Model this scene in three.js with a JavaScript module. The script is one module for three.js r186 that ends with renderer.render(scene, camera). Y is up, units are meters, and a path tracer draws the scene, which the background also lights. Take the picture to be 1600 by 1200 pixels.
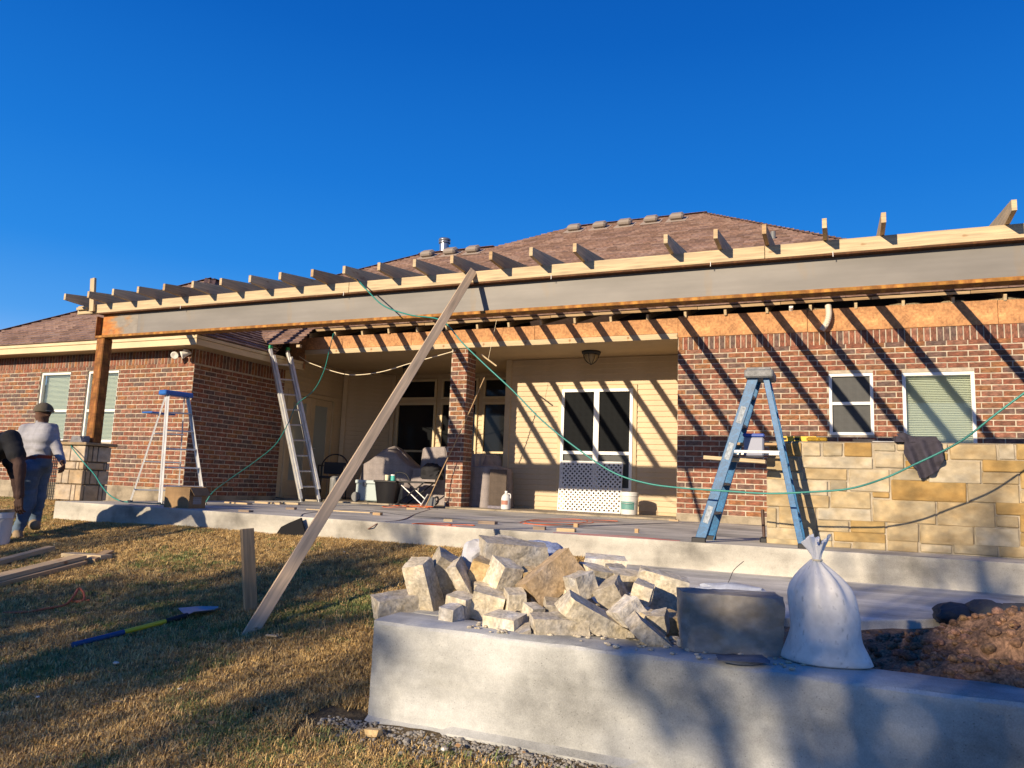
import * as THREE from 'three';
import { mergeGeometries, mergeVertices, toCreasedNormals } from 'three/addons/utils/BufferGeometryUtils.js';
import { ConvexGeometry } from 'three/addons/geometries/ConvexGeometry.js';
import { MarchingCubes } from 'three/addons/objects/MarchingCubes.js';

// ---------------------------------------------------------------- camera, sky, sun, exposure
const scene = new THREE.Scene();
const V = (x, y, z) => new THREE.Vector3(x, y, z);
const FOCAL = 1176.835, CAM = V(2.35548, 0.41915, 11.71586);     // focal length in pixels of the 1600 x 1200 photograph
const PITCH = 0.135771, YAW = 0.416949, ROLL = 0.0393135;
const FWD = V(-Math.sin(YAW) * Math.cos(PITCH), Math.sin(PITCH), -Math.cos(YAW) * Math.cos(PITCH));
const RT0 = V(Math.cos(YAW), 0, -Math.sin(YAW)), UP0 = new THREE.Vector3().crossVectors(RT0, FWD);
const RIGHT = RT0.clone().multiplyScalar(Math.cos(ROLL)).addScaledVector(UP0, Math.sin(ROLL));
const UP = UP0.clone().multiplyScalar(Math.cos(ROLL)).addScaledVector(RT0, -Math.sin(ROLL));
const camera = new THREE.PerspectiveCamera(2 * Math.atan(600 / FOCAL) * 180 / Math.PI, 4 / 3, 0.05, 600);
camera.position.copy(CAM);
camera.quaternion.setFromRotationMatrix(new THREE.Matrix4().makeBasis(RIGHT, UP, FWD.clone().negate()));
scene.add(camera);

const skyW = 256, skyH = 256, skyData = new Float32Array(skyW * skyH * 4);
const skyStops = [[-90, .12, .12, .12], [-3, .34, .36, .36], [0, .62, .72, .82], [5, .24, .42, .70], [10, .060, .25, .60], [15, .018, .178, .545], [22, .008, .130, .470], [32, .0032, .084, .365], [42, .002, .058, .285], [90, .002, .045, .23]];
for (let j = 0; j < skyH; j++) {
  const el = ((j + .5) / skyH - .5) * 180; let k = 0; while (k < skyStops.length - 2 && el > skyStops[k + 1][0]) k++;
  const a = skyStops[k], b = skyStops[k + 1]; let f = Math.min(1, Math.max(0, (el - a[0]) / (b[0] - a[0]))); 
  for (let i = 0; i < skyW; i++) { const o = (j * skyW + i) * 4; for (let c = 0; c < 3; c++) skyData[o + c] = a[c + 1] + (b[c + 1] - a[c + 1]) * f; skyData[o + 3] = 1; }
}
const skyTex = new THREE.DataTexture(skyData, skyW, skyH, THREE.RGBAFormat, THREE.FloatType);
skyTex.mapping = THREE.EquirectangularReflectionMapping; skyTex.magFilter = THREE.LinearFilter; skyTex.minFilter = THREE.LinearFilter; skyTex.needsUpdate = true;
scene.background = skyTex; scene.environment = skyTex;

const SUN_DIR = V(-.321, .343, 1).normalize();                   // read from the rafter and beam shadows on the walls
const sun = new THREE.DirectionalLight(new THREE.Color().setRGB(1, .82, .59), 5.0);
sun.position.copy(SUN_DIR).multiplyScalar(60); sun.castShadow = true; sun.shadow.mapSize.set(4096, 4096); sun.shadow.radius = 1;
Object.assign(sun.shadow.camera, { left: -25, right: 25, top: 25, bottom: -25, near: 1, far: 140 });
scene.add(sun, sun.target);
const renderer = new THREE.WebGLRenderer({ antialias: true });
renderer.toneMapping = THREE.LinearToneMapping; renderer.toneMappingExposure = 1.45; renderer.outputColorSpace = THREE.SRGBColorSpace;
renderer.shadowMap.enabled = true; renderer.setSize(1024, 768);

// ---------------------------------------------------------------- pixels to positions (a pixel gives a direction; the distance comes from what the thing touches)
const ray = (px, py) => FWD.clone().addScaledVector(RIGHT, (px - 800) / FOCAL).addScaledVector(UP, -(py - 600) / FOCAL);
const onAxis = (px, py, ax, v) => { const d = ray(px, py); return CAM.clone().addScaledVector(d, (v - CAM[ax]) / d[ax]); };
const onX = (px, py, v) => onAxis(px, py, 'x', v), onY = (px, py, v = 0) => onAxis(px, py, 'y', v), onZ = (px, py, v) => onAxis(px, py, 'z', v);

// ---------------------------------------------------------------- random numbers and noise
function RNG(s) { return () => { s |= 0; s = s + 0x6D2B79F5 | 0; let t = Math.imul(s ^ s >>> 15, 1 | s); t = t + Math.imul(t ^ t >>> 7, 61 | t) ^ t; return ((t ^ t >>> 14) >>> 0) / 4294967296; }; }
const rnd = RNG(7), R = (a, b, g = rnd) => a + (b - a) * g();
const hash = (x, y, s = 0) => { let h = Math.imul(x | 0, 374761393) + Math.imul(y | 0, 668265263) + Math.imul(s | 0, 2147483647 ^ 0x5bd1e995) | 0; h = Math.imul(h ^ h >>> 13, 1274126177); return ((h ^ h >>> 16) >>> 0) / 4294967296; };
const sm = t => t * t * (3 - 2 * t), mod = (a, n) => ((a % n) + n) % n;
function vnoise(x, y, px, py, s) { const i = Math.floor(x), j = Math.floor(y), u = sm(x - i), v = sm(y - j); const h = (a, b) => hash(mod(a, px), mod(b, py), s); return (h(i, j) * (1 - u) + h(i + 1, j) * u) * (1 - v) + (h(i, j + 1) * (1 - u) + h(i + 1, j + 1) * u) * v; }
function fbm(u, v, fx, fy, oct, s) { let a = .5, t = 0, n = 0; for (let o = 0; o < oct; o++) { t += a * vnoise(u * fx, v * fy, fx, fy, s + o * 17); n += a; a *= .55; fx *= 2; fy *= 2; } return t / n; }
const n3 = (x, y, z, s = 0) => (vnoise(x + z * .37, y + z * .71, 4096, 4096, s) + vnoise(y - x * .31 + 50, z + x * .53 + 50, 4096, 4096, s + 9)) / 2 * 2 - 1;

// ---------------------------------------------------------------- textures (grain and blotches only; the material's colour multiplies them)
const N = 512;
const kinds = {
  weave: (u, v) => { const w = (Math.sin(u * 6.2832 * 40) * Math.sin(v * 6.2832 * 40)) * .03, t = .90 + w + .14 * (fbm(u, v, 4, 4, 4, 111) - .5) - Math.max(0, fbm(u, v, 5, 5, 4, 113) - .62) * .8; return [t, t * .99, t * .97]; },
  split: (u, v) => { const f = fbm(u, v, 7, 7, 6, 121), g = fbm(u, v, 26, 26, 3, 122), c = fbm(u, v, 3, 3, 3, 123), h = hash(u * N, v * N, 124); const t = .84 + .30 * (f - .5) + .30 * (g - .5) + .08 * (h - .5), w = .26 * (c - .5); return [t, t - w * .3, t - w]; },
  paint: (u, v) => { const t = .88 + .10 * (fbm(u, v, 3, 5, 4, 101) - .5) + .04 * (fbm(u, v, 30, 60, 2, 102) - .5); return [t, t, t]; },
  speck: (u, v) => { const f = fbm(u, v, 8, 8, 6, 3), g = hash(u * N, v * N, 5), c = fbm(u, v, 3, 3, 3, 8); let t = .68 + .26 * f + .16 * (g - .5) + .16 * (c - .5); if (hash(u * N / 2, v * N / 2, 77) > .988) t -= .2; return [t, t, t]; },
  concrete: (u, v) => { const f = fbm(u, v, 4, 5, 6, 31), b = fbm(u, v, 2, 14, 5, 32), g = hash(u * N, v * N, 35), st = fbm(u, v, 3, 2, 5, 39); let t = .80 + .30 * (f - .5) + .26 * (b - .5) + .09 * (g - .5) - Math.max(0, st - .58) * .9; t += .06 * (fbm(u, v, 50, 50, 2, 36) - .5); if (hash(u * N, v * N, 38) > .9965) t -= .20; return [t, t, t * .985]; },
  wood: (u, v) => { const w = fbm(u, v, 2, 6, 3, 11), g = fbm(u + 0, v + w * .05, 3, 70, 4, 12), k = fbm(u, v, 5, 9, 3, 13); let t = .80 + .30 * (g - .5) + .16 * (w - .5); let kn = k > .74 ? (k - .74) * 2.2 : 0; return [t - kn * .6, t - kn - .02 * g, t - kn * 1.3 - .05 * g]; },
  blotch: (u, v) => { const f = fbm(u, v, 3, 3, 6, 21), g = fbm(u, v, 30, 30, 3, 22); const t = .66 + .5 * (f - .5) + .3 * (g - .5) + .06; return [t, t, t]; },
  brick: (u, v) => { const f = fbm(u, v, 9, 18, 5, 41), g = hash(u * N, v * N, 42), b = fbm(u, v, 4, 5, 3, 43); const t = .70 + .5 * (f - .5) + .14 * (g - .5), s = .25 * (b - .5); return [t + s, t + s * .3, t]; },
  stone: (u, v) => { const f = fbm(u, v, 5, 7, 6, 51), g = fbm(u, v, 2, 3, 4, 52), h = hash(u * N, v * N, 53); const t = .74 + .36 * (f - .5) + .08 * (h - .5), w = .32 * (g - .5); return [t, t - w * .35, t - w]; },
  cloth: (u, v) => { const f = fbm(u, v, 4, 4, 4, 61), w = (hash(u * N, 3, 62) + hash(4, v * N, 63)) * .5; const t = .74 + .2 * (f - .5) + .2 * (w - .5) + .06; return [t, t, t]; },
  grit: (u, v) => { const f = fbm(u, v, 6, 6, 5, 71), h = hash(u * N, v * N, 72), g = fbm(u, v, 40, 40, 2, 73); const t = .5 + .5 * (f - .5) + .25 * (h - .5) + .5 * (g - .5) + .12; return [t, t, t]; },
  mill: (u, v) => { const f = fbm(u, v, 3, 8, 5, 81), g = fbm(u, v, 2, 60, 3, 82), s = fbm(u, v, 9, 3, 4, 83); const t = .80 + .26 * (f - .5) + .07 * (g - .5); const r = Math.max(0, s - .66) * 1.6; return [t + r * .2, t - r * .1, t - r * .5]; },
  rust: (u, v) => { const f = fbm(u, v, 6, 12, 5, 91), g = fbm(u, v, 20, 5, 4, 92); const t = .62 + .5 * (f - .5) + .35 * (g - .5) + .1; return [t, t * (.9 + .2 * g), t * (.8 + .3 * f)]; },
};
const texCache = {};
function tex(kind, size, srgb) {
  const key = kind + (srgb ? 's' : 'l'), base = texCache[key] || (texCache[key] = (() => {
    const d = new Uint8Array(N * N * 4);
    for (let j = 0; j < N; j++) for (let i = 0; i < N; i++) { const c = kinds[kind](i / N, j / N), o = (j * N + i) * 4; for (let k = 0; k < 3; k++) d[o + k] = Math.max(0, Math.min(255, c[k] * 255)); d[o + 3] = 255; }
    const t = new THREE.DataTexture(d, N, N); t.wrapS = t.wrapT = THREE.RepeatWrapping; t.magFilter = THREE.LinearFilter; t.minFilter = THREE.LinearMipmapLinearFilter; t.generateMipmaps = true; if (srgb) t.colorSpace = THREE.SRGBColorSpace; t.needsUpdate = true; return t;
  })());
  const k2 = key + size; if (texCache[k2]) return texCache[k2];
  const t = base.clone(); t.repeat.set(1 / size, 1 / size); t.needsUpdate = true; return texCache[k2] = t;
}
const lin = c => Array.isArray(c) ? new THREE.Color().setRGB(...c) : new THREE.Color(c);
function mat(color, rough = .85, kind, size = 1, bump = 0, extra = {}) {
  const o = { color: lin(color), roughness: rough, ...extra };
  if (kind) { o.map = tex(kind, size, true); if (bump) { o.bumpMap = tex(kind, size, false); o.bumpScale = bump; } }
  return new (extra.transmission !== undefined || extra.clearcoat !== undefined || extra.sheen !== undefined ? THREE.MeshPhysicalMaterial : THREE.MeshStandardMaterial)(o);
}

// ---------------------------------------------------------------- geometry helpers
function boxUV(g, ou = 0, ov = 0, long = null) {                    // uv in metres, by the face's main direction; long = axis that carries the grain
  g = g.index ? g.toNonIndexed() : g; const p = g.attributes.position, uv = new Float32Array(p.count * 2), a = V(), b = V(), c = V(), n = V();
  for (let i = 0; i < p.count; i += 3) {
    a.fromBufferAttribute(p, i); b.fromBufferAttribute(p, i + 1); c.fromBufferAttribute(p, i + 2); n.copy(b).sub(a).cross(c.clone().sub(a));
    const x = Math.abs(n.x), y = Math.abs(n.y), z = Math.abs(n.z); const m = x >= y && x >= z ? 0 : y >= z ? 1 : 2;
    [a, b, c].forEach((q, k) => { let u, v; if (m === 0) { u = q.z; v = q.y; if (long === 'y') { u = q.y; v = q.z; } } else if (m === 1) { u = q.x; v = q.z; if (long === 'z') { u = q.z; v = q.x; } } else { u = q.x; v = q.y; if (long === 'y') { u = q.y; v = q.x; } } uv[(i + k) * 2] = u + ou; uv[(i + k) * 2 + 1] = v + ov; });
  }
  g.setAttribute('uv', new THREE.BufferAttribute(uv, 2)); return g;
}
const clean = g => { g = g.index ? g.toNonIndexed() : g; for (const k of Object.keys(g.attributes)) if (!['position', 'normal', 'uv', 'color'].includes(k)) g.deleteAttribute(k); return g; };
function join(list) { const l = list.map(clean); const hasC = l.some(g => g.attributes.color); l.forEach(g => { if (!g.attributes.uv) boxUV(g); if (hasC && !g.attributes.color) g.setAttribute('color', new THREE.BufferAttribute(new Float32Array(g.attributes.position.count * 3).fill(1), 3)); if (!hasC && g.attributes.color) g.deleteAttribute('color'); }); return mergeGeometries(l); }
const box = (x0, x1, y0, y1, z0, z1) => boxUV(new THREE.BoxGeometry(x1 - x0, y1 - y0, z1 - z0).translate((x0 + x1) / 2, (y0 + y1) / 2, (z0 + z1) / 2));
function chamfer(w, h, d, c, ou = 0, ov = 0, long = 'x', jit = 0, g = rnd) {
  const pts = []; for (const sx of [-1, 1]) for (const sy of [-1, 1]) for (const sz of [-1, 1]) { const jx = jit ? R(-jit, jit, g) : 0, jy = jit ? R(-jit, jit, g) : 0, jz = jit ? R(-jit, 0, g) : 0, X = w / 2 + jx, Y = h / 2 + jy, Z = d / 2 + jz; pts.push(V(sx * X, sy * (Y - c), sz * (Z - c)), V(sx * (X - c), sy * Y, sz * (Z - c)), V(sx * (X - c), sy * (Y - c), sz * Z)); }
  const q = new ConvexGeometry(pts); q.computeVertexNormals(); return boxUV(q, ou, ov, long);
}
const cbox = (x0, x1, y0, y1, z0, z1, c = .004) => chamfer(x1 - x0, y1 - y0, z1 - z0, c, x0, y0).translate((x0 + x1) / 2, (y0 + y1) / 2, (z0 + z1) / 2);
function lumber(a, b, w, h, up = V(0, 1, 0), c = .003) {              // a squared timber from a to b; h along up
  const d = b.clone().sub(a), L = d.length(); d.normalize(); const s = new THREE.Vector3().crossVectors(d, up).normalize(), u = new THREE.Vector3().crossVectors(s, d);
  return chamfer(L, h, w, c, rnd() * 3, rnd() * 3).applyMatrix4(new THREE.Matrix4().makeBasis(d, u, s)).translate((a.x + b.x) / 2, (a.y + b.y) / 2, (a.z + b.z) / 2);
}
const rod = (a, b, r, r2 = r, seg = 10) => { const d = b.clone().sub(a), L = d.length(); const g = new THREE.CylinderGeometry(r2, r, L, seg).translate(0, L / 2, 0); return g.applyQuaternion(new THREE.Quaternion().setFromUnitVectors(V(0, 1, 0), d.normalize())).translate(a.x, a.y, a.z).toNonIndexed(); };
const tube = (pts, r, seg = 60, rs = 6) => new THREE.TubeGeometry(new THREE.CatmullRomCurve3(pts, false, 'centripetal'), seg, r, rs, false).toNonIndexed();
const polyExtrude = (pts, y0, y1) => { const s = new THREE.Shape(pts.map(p => new THREE.Vector2(p[0], -p[1]))); const g = new THREE.ExtrudeGeometry(s, { depth: y1 - y0, bevelEnabled: true, bevelSize: .008, bevelThickness: .008, bevelOffset: -.008, bevelSegments: 2 }); g.rotateX(-Math.PI / 2); g.translate(0, y0, 0); return boxUV(g); };
function tint(g, c) { const col = new Float32Array(g.attributes.position.count * 3); for (let i = 0; i < col.length; i += 3) { col[i] = c[0]; col[i + 1] = c[1]; col[i + 2] = c[2]; } g.setAttribute('color', new THREE.BufferAttribute(col, 3)); return g; }
function roughBlock(w, h, d, seed, amp = .012, skew = .12) {           // a broken or split stone
  const g0 = RNG(seed), segs = L => Math.max(3, Math.min(18, Math.round(L / .014))); let g = new THREE.BoxGeometry(w, h, d, segs(w), segs(h), segs(d)); g.deleteAttribute('uv'); g.deleteAttribute('normal'); g = mergeVertices(g, 1e-5);
  const cs = []; for (let i = 0; i < 8; i++) cs.push(V(R(-skew, skew, g0) * w, R(-skew, skew, g0) * h, R(-skew, skew, g0) * d));
  const cut = []; for (let i = 0; i < 3; i++) { const n = V(R(-1, 1, g0), R(-1, 1, g0), R(-1, 1, g0)).normalize(); cut.push([n, (Math.abs(n.x) * w + Math.abs(n.y) * h + Math.abs(n.z) * d) / 2 * R(.86, 1.02, g0)]); }
  const p = g.attributes.position, q = V(), o = seed * 3.17;
  for (let i = 0; i < p.count; i++) {
    q.fromBufferAttribute(p, i); const u = q.x / w + .5, v = q.y / h + .5, t = q.z / d + .5, dv = V(0, 0, 0);
    cs.forEach((c, k) => dv.addScaledVector(c, (k & 1 ? u : 1 - u) * (k & 2 ? v : 1 - v) * (k & 4 ? t : 1 - t))); q.add(dv);
    for (const [n, m] of cut) { const e = q.dot(n) - m; if (e > 0) q.addScaledVector(n, -e * .92); }
    const f = 7, nn = .45 * n3(q.x * f + o, q.y * f + o, q.z * f, seed) + .5 * n3(q.x * 28 + o, q.y * 28, q.z * 28 + o, seed + 3) + .35 * n3(q.x * 75 + o, q.y * 75, q.z * 75 + o, seed + 5); const fr = Math.abs(t - .5) > .499 || Math.abs(u - .5) > .499 ? 1.15 : .4; q.addScaledVector(q.clone().normalize(), nn * amp * fr);
    p.setXYZ(i, q.x, q.y, q.z);
  }
  g = toCreasedNormals(g, .38); return boxUV(g, R(0, 3, g0), R(0, 3, g0));
}

// ---------------------------------------------------------------- scene-graph helpers
const used = {};
const numbered = n => { if (used[n] === undefined) { used[n] = 0; return n; } used[n]++; return n + '_' + String(used[n]).padStart(3, '0'); };
const shadow = o => { o.traverse(m => { if (m.isMesh) { m.castShadow = true; m.receiveShadow = true; } }); return o; };
function thing(name, label, category, group) { const g = new THREE.Group(); g.name = numbered(name); g.userData = { label, category }; if (group) g.userData.group = group; scene.add(g); return g; }
function solo(name, geo, m, label, category, group) { const o = new THREE.Mesh(clean(geo), m); o.name = numbered(name); o.userData = { label, category }; if (group) o.userData.group = group; scene.add(o); return o; }
function part(parent, name, geo, m) { const o = new THREE.Mesh(geo, m); o.name = name; parent.add(o); return o; }
function struct(name, geo, m) { const o = new THREE.Mesh(geo, m); o.name = numbered(name); o.userData = { kind: 'structure' }; scene.add(o); return o; }
const stuff = o => { o.userData.kind = 'stuff'; return o; };

// ---------------------------------------------------------------- materials
const M = {
  mortar: mat([.72, .62, .48], .95, 'speck', .5, .002), concrete: mat([.64, .645, .63], .9, 'concrete', 1.6, .003), slab: mat([.70, .66, .58], .9, 'concrete', 1.7, .003), concrete2: mat([.80, .765, .69], .9, 'concrete', 1.3, .002), foundation: mat([.50, .42, .31], .95, 'concrete', .9, .003),
  osb: mat([.80, .40, .165], .85, 'blotch', .7, .001), lumber: mat([.78, .58, .34], .75, 'wood', .8, .0006), lumberPale: mat([.80, .64, .40], .75, 'wood', .8, .0006), lumberGrey: mat([.42, .32, .24], .85, 'wood', .8, .0008), lumberTan: mat([.66, .45, .24], .8, 'wood', .7, .0006),
  siding: mat([.70, .535, .325], .6, 'paint', 1.2, .0002), trim: mat([.70, .53, .31], .6, 'paint', 1.4, .0002), fascia: mat([.80, .64, .38], .6, 'paint', 1.4, .0002), ceiling: mat([.60, .44, .25], .8, 'paint', 2, 0),
  white: mat([.80, .79, .74], .45), glass: mat([.012, .013, .014], .06, null, 1, 0, { clearcoat: 0, specularIntensity: .55 }), screen: mat([.062, .066, .066], .6, 'cloth', .12, .0004), screenDark: mat([.013, .015, .017], .8, 'cloth', .12, .0004, { clearcoat: 0, specularIntensity: .25 }), pane: mat([.95, .97, .95], .02, null, 1, 0, { transmission: 1, thickness: 0, ior: 1.45 }), blind: mat([.60, .63, .55], .7),
  steel: mat([.27, .255, .235], .6, 'mill', 2.6, .0004, { metalness: .12 }), rust: mat([.52, .20, .045], .85, 'rust', .5, .0008), rustDark: mat([.22, .085, .03], .85, 'rust', .5, .0008), rustOrange: mat([.68, .30, .065], .85, 'rust', .6, .0006),
  alu: mat([.92, .92, .90], .4, 'mill', .4, .0001, { metalness: .3 }), blue: mat([.02, .20, .47], .45, 'blotch', .3, .0003), blueCap: mat([.02, .12, .42], .4), grayPlastic: mat([.30, .31, .31], .6, 'blotch', .15, .001), black: mat([.012, .012, .014], .6), blackGloss: mat([.012, .012, .014], .3), green: mat([.02, .35, .12], .5),
  whitePlastic: mat([.82, .81, .78], .45, 'paint', .3, 0), hose: mat([.02, .22, .18], .45), orange: mat([.72, .13, .02], .5), red: mat([.45, .04, .03], .5), romex: mat([.76, .66, .46], .5), wire: mat([.05, .05, .05], .6), cardboard: mat([.42, .26, .12], .85, 'cloth', .3, .0004),
  cover: mat([.40, .35, .335], .8, 'cloth', .2, .0008, { side: THREE.DoubleSide }), coverDark: mat([.16, .12, .09], .8, 'cloth', .2, .0008), rag: mat([.070, .062, .085], .95, 'cloth', .1, .002), dirt: mat([.54, .31, .175], .98, 'grit', .3, .004), bagWhite: mat([.84, .84, .84], .45, 'weave', .16, .0015), plastic: mat([.55, .60, .70], .3, 'cloth', .2, .001, { side: THREE.DoubleSide }),
};
const brickCols = [[0.484, 0.189, 0.11], [0.44, 0.163, 0.097], [0.528, 0.233, 0.101], [0.273, 0.167, 0.136], [0.502, 0.229, 0.15], [0.387, 0.158, 0.097], [0.466, 0.198, 0.101], [0.317, 0.189, 0.154]];
const brickMats = brickCols.map(c => mat(c, .9, 'brick', .35, .0025));
const brickStuff = mat([1, 1, 1], .9, 'brick', .35, .0025, { vertexColors: true });
const brickGeos = [0, 1, 2, 3].map(i => chamfer(.239, .0648, .03, .004, i * .31, i * .17));

// ================================================================ SETTING: ground
const lawnY = (x, z) => { const s = z > 5 ? -.2 - .137 * (Math.min(z, 15) - 5) : -.2 + .03 * (5 - Math.max(z, 0)); return s - (x > .45 && x < 9 && z > 3.5 && z < 8.38 ? .5 : 0) + .018 * n3(x * .9, z * .9, 0, 5) + (x < -4.5 && z < 6 ? -.03 * sm(Math.min(1, (-4.5 - x) / 2)) : 0); };
const onLawn = (px, py) => { const d = ray(px, py); let t = 5; for (let i = 0; i < 60; i++) { const p = CAM.clone().addScaledVector(d, t); t -= .7 * (p.y - lawnY(p.x, p.z)) / Math.min(-.02, d.y + .137 * d.z); } return CAM.clone().addScaledVector(d, t); };
{
  const n = 220, pos = [], uv = [], idx = []; const w = (t, c, a) => c + a * t + 140 * Math.pow(Math.abs(t), 5) * Math.sign(t);
  for (let j = 0; j <= n; j++) for (let i = 0; i <= n; i++) { const x = w(i / n * 2 - 1, -3, 9), z = w(j / n * 2 - 1, 8, 7); pos.push(x, lawnY(x, z) + .006 * n3(x * 9, z * 9, 0, 3), z); uv.push(x, z); }
  for (let j = 0; j < n; j++) for (let i = 0; i < n; i++) { const a = j * (n + 1) + i; idx.push(a, a + n + 1, a + 1, a + 1, a + n + 1, a + n + 2); }
  const g = new THREE.BufferGeometry(); g.setAttribute('position', new THREE.Float32BufferAttribute(pos, 3)); g.setAttribute('uv', new THREE.Float32BufferAttribute(uv, 2)); g.setIndex(idx); g.computeVertexNormals();
  struct('lawn_ground', g, mat([.235, .165, .075], 1, 'grit', .5, .012));
}
const slabRect = (x, z) => (x > -7.08 && z < 5.03 && z > -3) || (x > .26 && z < 8.62 && z > 4.9) || (z < 2.32 && x < -7.7);
struct('patio_slab', polyExtrude([[-7.05, 5], [-4.95, 5], [-4.9, 5.0], [7, 5], [7, -2.9], [-7.05, -2.9]], -.42, 0), M.slab);
struct('lightened_patio_top', box(-7.03, 7, -.01, .004, -2.88, 4.975), mat([.88, .76, .58], .92, 'concrete', 2.1, .002));  // sawdust tan sheet, paler than the slab: sunlit brightness put into its colour
struct('porch_floor', box(-7.7, 0, -.02, .035, -2.68, .10), M.foundation);
struct('lower_terrace', polyExtrude([[.5, 4.9], [.5, 7.5], [1.5, 7.45], [2.35, 7.16], [2.95, 6.61], [3.38, 5.93], [3.75, 4.9]], -.6, -.23), M.concrete2);
{ // dirt in the planter and the loose mound on it
  const nx = 150, nz = 110, pos = [], uv = [], idx = []; const x0 = .4, x1 = 6.2, z0 = 5.0, z1 = 8.4;
  const H = (x, z) => { let y = -.275 + .012 * n3(x * 8, z * 8, 0, 2); const m = Math.max(0, 1 - Math.hypot((x - 3.35) / 1.05, (z - 7.75) / .62)), m2 = Math.max(0, 1 - Math.hypot((x - 4.6) / 1.2, (z - 7.5) / .9)), m3 = Math.max(0, 1 - Math.hypot((x - 2.86) / .34, (z - 8.12) / .3)); const a = Math.max(sm(Math.min(1, m * 1.5)) * .21, sm(Math.min(1, m2 * 1.5)) * .2, sm(Math.min(1, m3 * 1.4)) * .10); y += a * (1 + .25 * n3(x * 5, z * 5, 1, 4)); if (a > .01) y += .035 * n3(x * 9, z * 9, 3, 6) * Math.min(1, a * 8) + .028 * n3(x * 22, z * 22, 1, 8) * Math.min(1, a * 8) + .014 * n3(x * 55, z * 55, 1, 11); return y; };
  for (let j = 0; j <= nz; j++) for (let i = 0; i <= nx; i++) { const x = x0 + (x1 - x0) * i / nx, z = z0 + (z1 - z0) * j / nz; pos.push(x, H(x, z), z); uv.push(x, z); }
  for (let j = 0; j < nz; j++) for (let i = 0; i < nx; i++) { const a = j * (nx + 1) + i; idx.push(a, a + nx + 1, a + 1, a + 1, a + nx + 1, a + nx + 2); }
  const g = new THREE.BufferGeometry(); g.setAttribute('position', new THREE.Float32BufferAttribute(pos, 3)); g.setAttribute('uv', new THREE.Float32BufferAttribute(uv, 2)); g.setIndex(idx); g.computeVertexNormals();
  struct('dirt_mound', g, M.dirt);
  const cl = []; for (let i = 0; i < 2600; i++) { const x = R(2.45, 4.6), z = R(7.1, 8.5), s = R(.004, .019) * (rnd() < .2 ? 1.5 : 1); if (H(x, z) < -.24 && rnd() < .7) continue; const q = new THREE.IcosahedronGeometry(s, 1); const p = q.attributes.position, o = i; for (let k = 0; k < p.count; k++) { const a = V().fromBufferAttribute(p, k), f = 1 + .35 * n3(a.x * 40 + o, a.y * 40, a.z * 40, 2); p.setXYZ(k, a.x * f + x, a.y * f * .8 + H(x, z) + s * .3, a.z * f + z); } q.computeVertexNormals(); const tc = R(.55, 1.15); cl.push(tint(boxUV(q), [tc, tc * R(.9, 1.05), tc * R(.85, 1.1)])); }
  const o = stuff(solo('soil_clods', join(cl), mat([.56, .32, .185], .98, 'grit', .3, .004, { vertexColors: true }), 'loose reddish clods scattered over the dirt mound', 'soil')); 
}
// ================================================================ retaining wall in the foreground
{
  const w = thing('retaining_wall', 'low cast concrete retaining wall carrying the heap of stones', 'wall');
  const mk = (ax0, az0, ax1, az1, thick, y0, y1) => { // subdivided wall with slightly uneven face
    const L = Math.hypot(ax1 - ax0, az1 - az0); let g = new THREE.BoxGeometry(L, y1 - y0, thick, Math.round(L / .05), 44, 5); g.deleteAttribute('uv'); g.deleteAttribute('normal'); g = mergeVertices(g, 1e-5); const p = g.attributes.position;
    for (let i = 0; i < p.count; i++) { let x = p.getX(i), y = p.getY(i), z = p.getZ(i); const top = (y1 - y0) / 2; if (y > top - .001 && Math.abs(z) > thick / 2 - .001) { y -= .008 + .006 * n3(x * 12, z, 3, 4); z -= Math.sign(z) * .008; } if (Math.abs(x) > L / 2 - .001 && Math.abs(z) > thick / 2 - .001) { z -= Math.sign(z) * .012; } const a = .0035 * n3(x * 3, y * 7, z, 7) + .0015 * n3(x * 14, y * 20, z, 9); z += Math.sign(z) * a; z += Math.sign(z) * (.0035 * (Math.floor((y + 9 + .006 * n3(x, 0, 0, 2)) / .175) % 2) + (n3(x * 5, y * 9, 2, 12) > .62 ? -.006 : 0)); if (y < -top + .48 + .03 * n3(x * 2, 0, 0, 3)) z += Math.sign(z) * .035; if (y > top - .002) y += .004 * n3(x * 6, z * 6, 0, 8); p.setXYZ(i, x, y, z); }
    g = toCreasedNormals(g, .7); g = boxUV(g); g.rotateY(-Math.atan2(az1 - az0, ax1 - ax0)); g.translate((ax0 + ax1) / 2, (y0 + y1) / 2, (az0 + az1) / 2); return g;
  };
  part(w, 'wall_face', mk(.28, 8.41, 6.4, 8.41, .30, -1.15, -.232), M.concrete);
  part(w, 'wall_return', mk(.40, 5.02, .40, 8.25, .24, -1.1, -.236), M.concrete);
}
// crushed stone along its foot
{
  const l = []; for (let i = 0; i < 2600; i++) { const x = R(.1, 2.6), z = 8.60 + Math.abs(R(-.16, .16) + R(-.1, .1)), s = R(.003, .009) * (rnd() < .08 ? 1.8 : 1); if (x < .25 && z > 8.7) continue; const q = new THREE.IcosahedronGeometry(s, 0).scale(R(.7, 1.4), R(.5, .9), R(.7, 1.3)).rotateY(R(0, 6)).translate(x, lawnY(x, z) + s * .35, z); l.push(boxUV(q)); }
  for (let i = 0; i < 350; i++) { const x = R(-6.8, .2), z = 5.04 + Math.abs(R(-.12, .12)), s = R(.006, .02); const q = new THREE.IcosahedronGeometry(s, 0).scale(1.2, .7, 1).rotateY(R(0, 6)).translate(x, lawnY(x, z) + s * .3, z); l.push(boxUV(q)); }
  stuff(solo('crushed_gravel', join(l), mat([.40, .37, .32], .95, 'speck', .1), 'fine grey crushed gravel lying along the concrete edges', 'gravel'));
}

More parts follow.
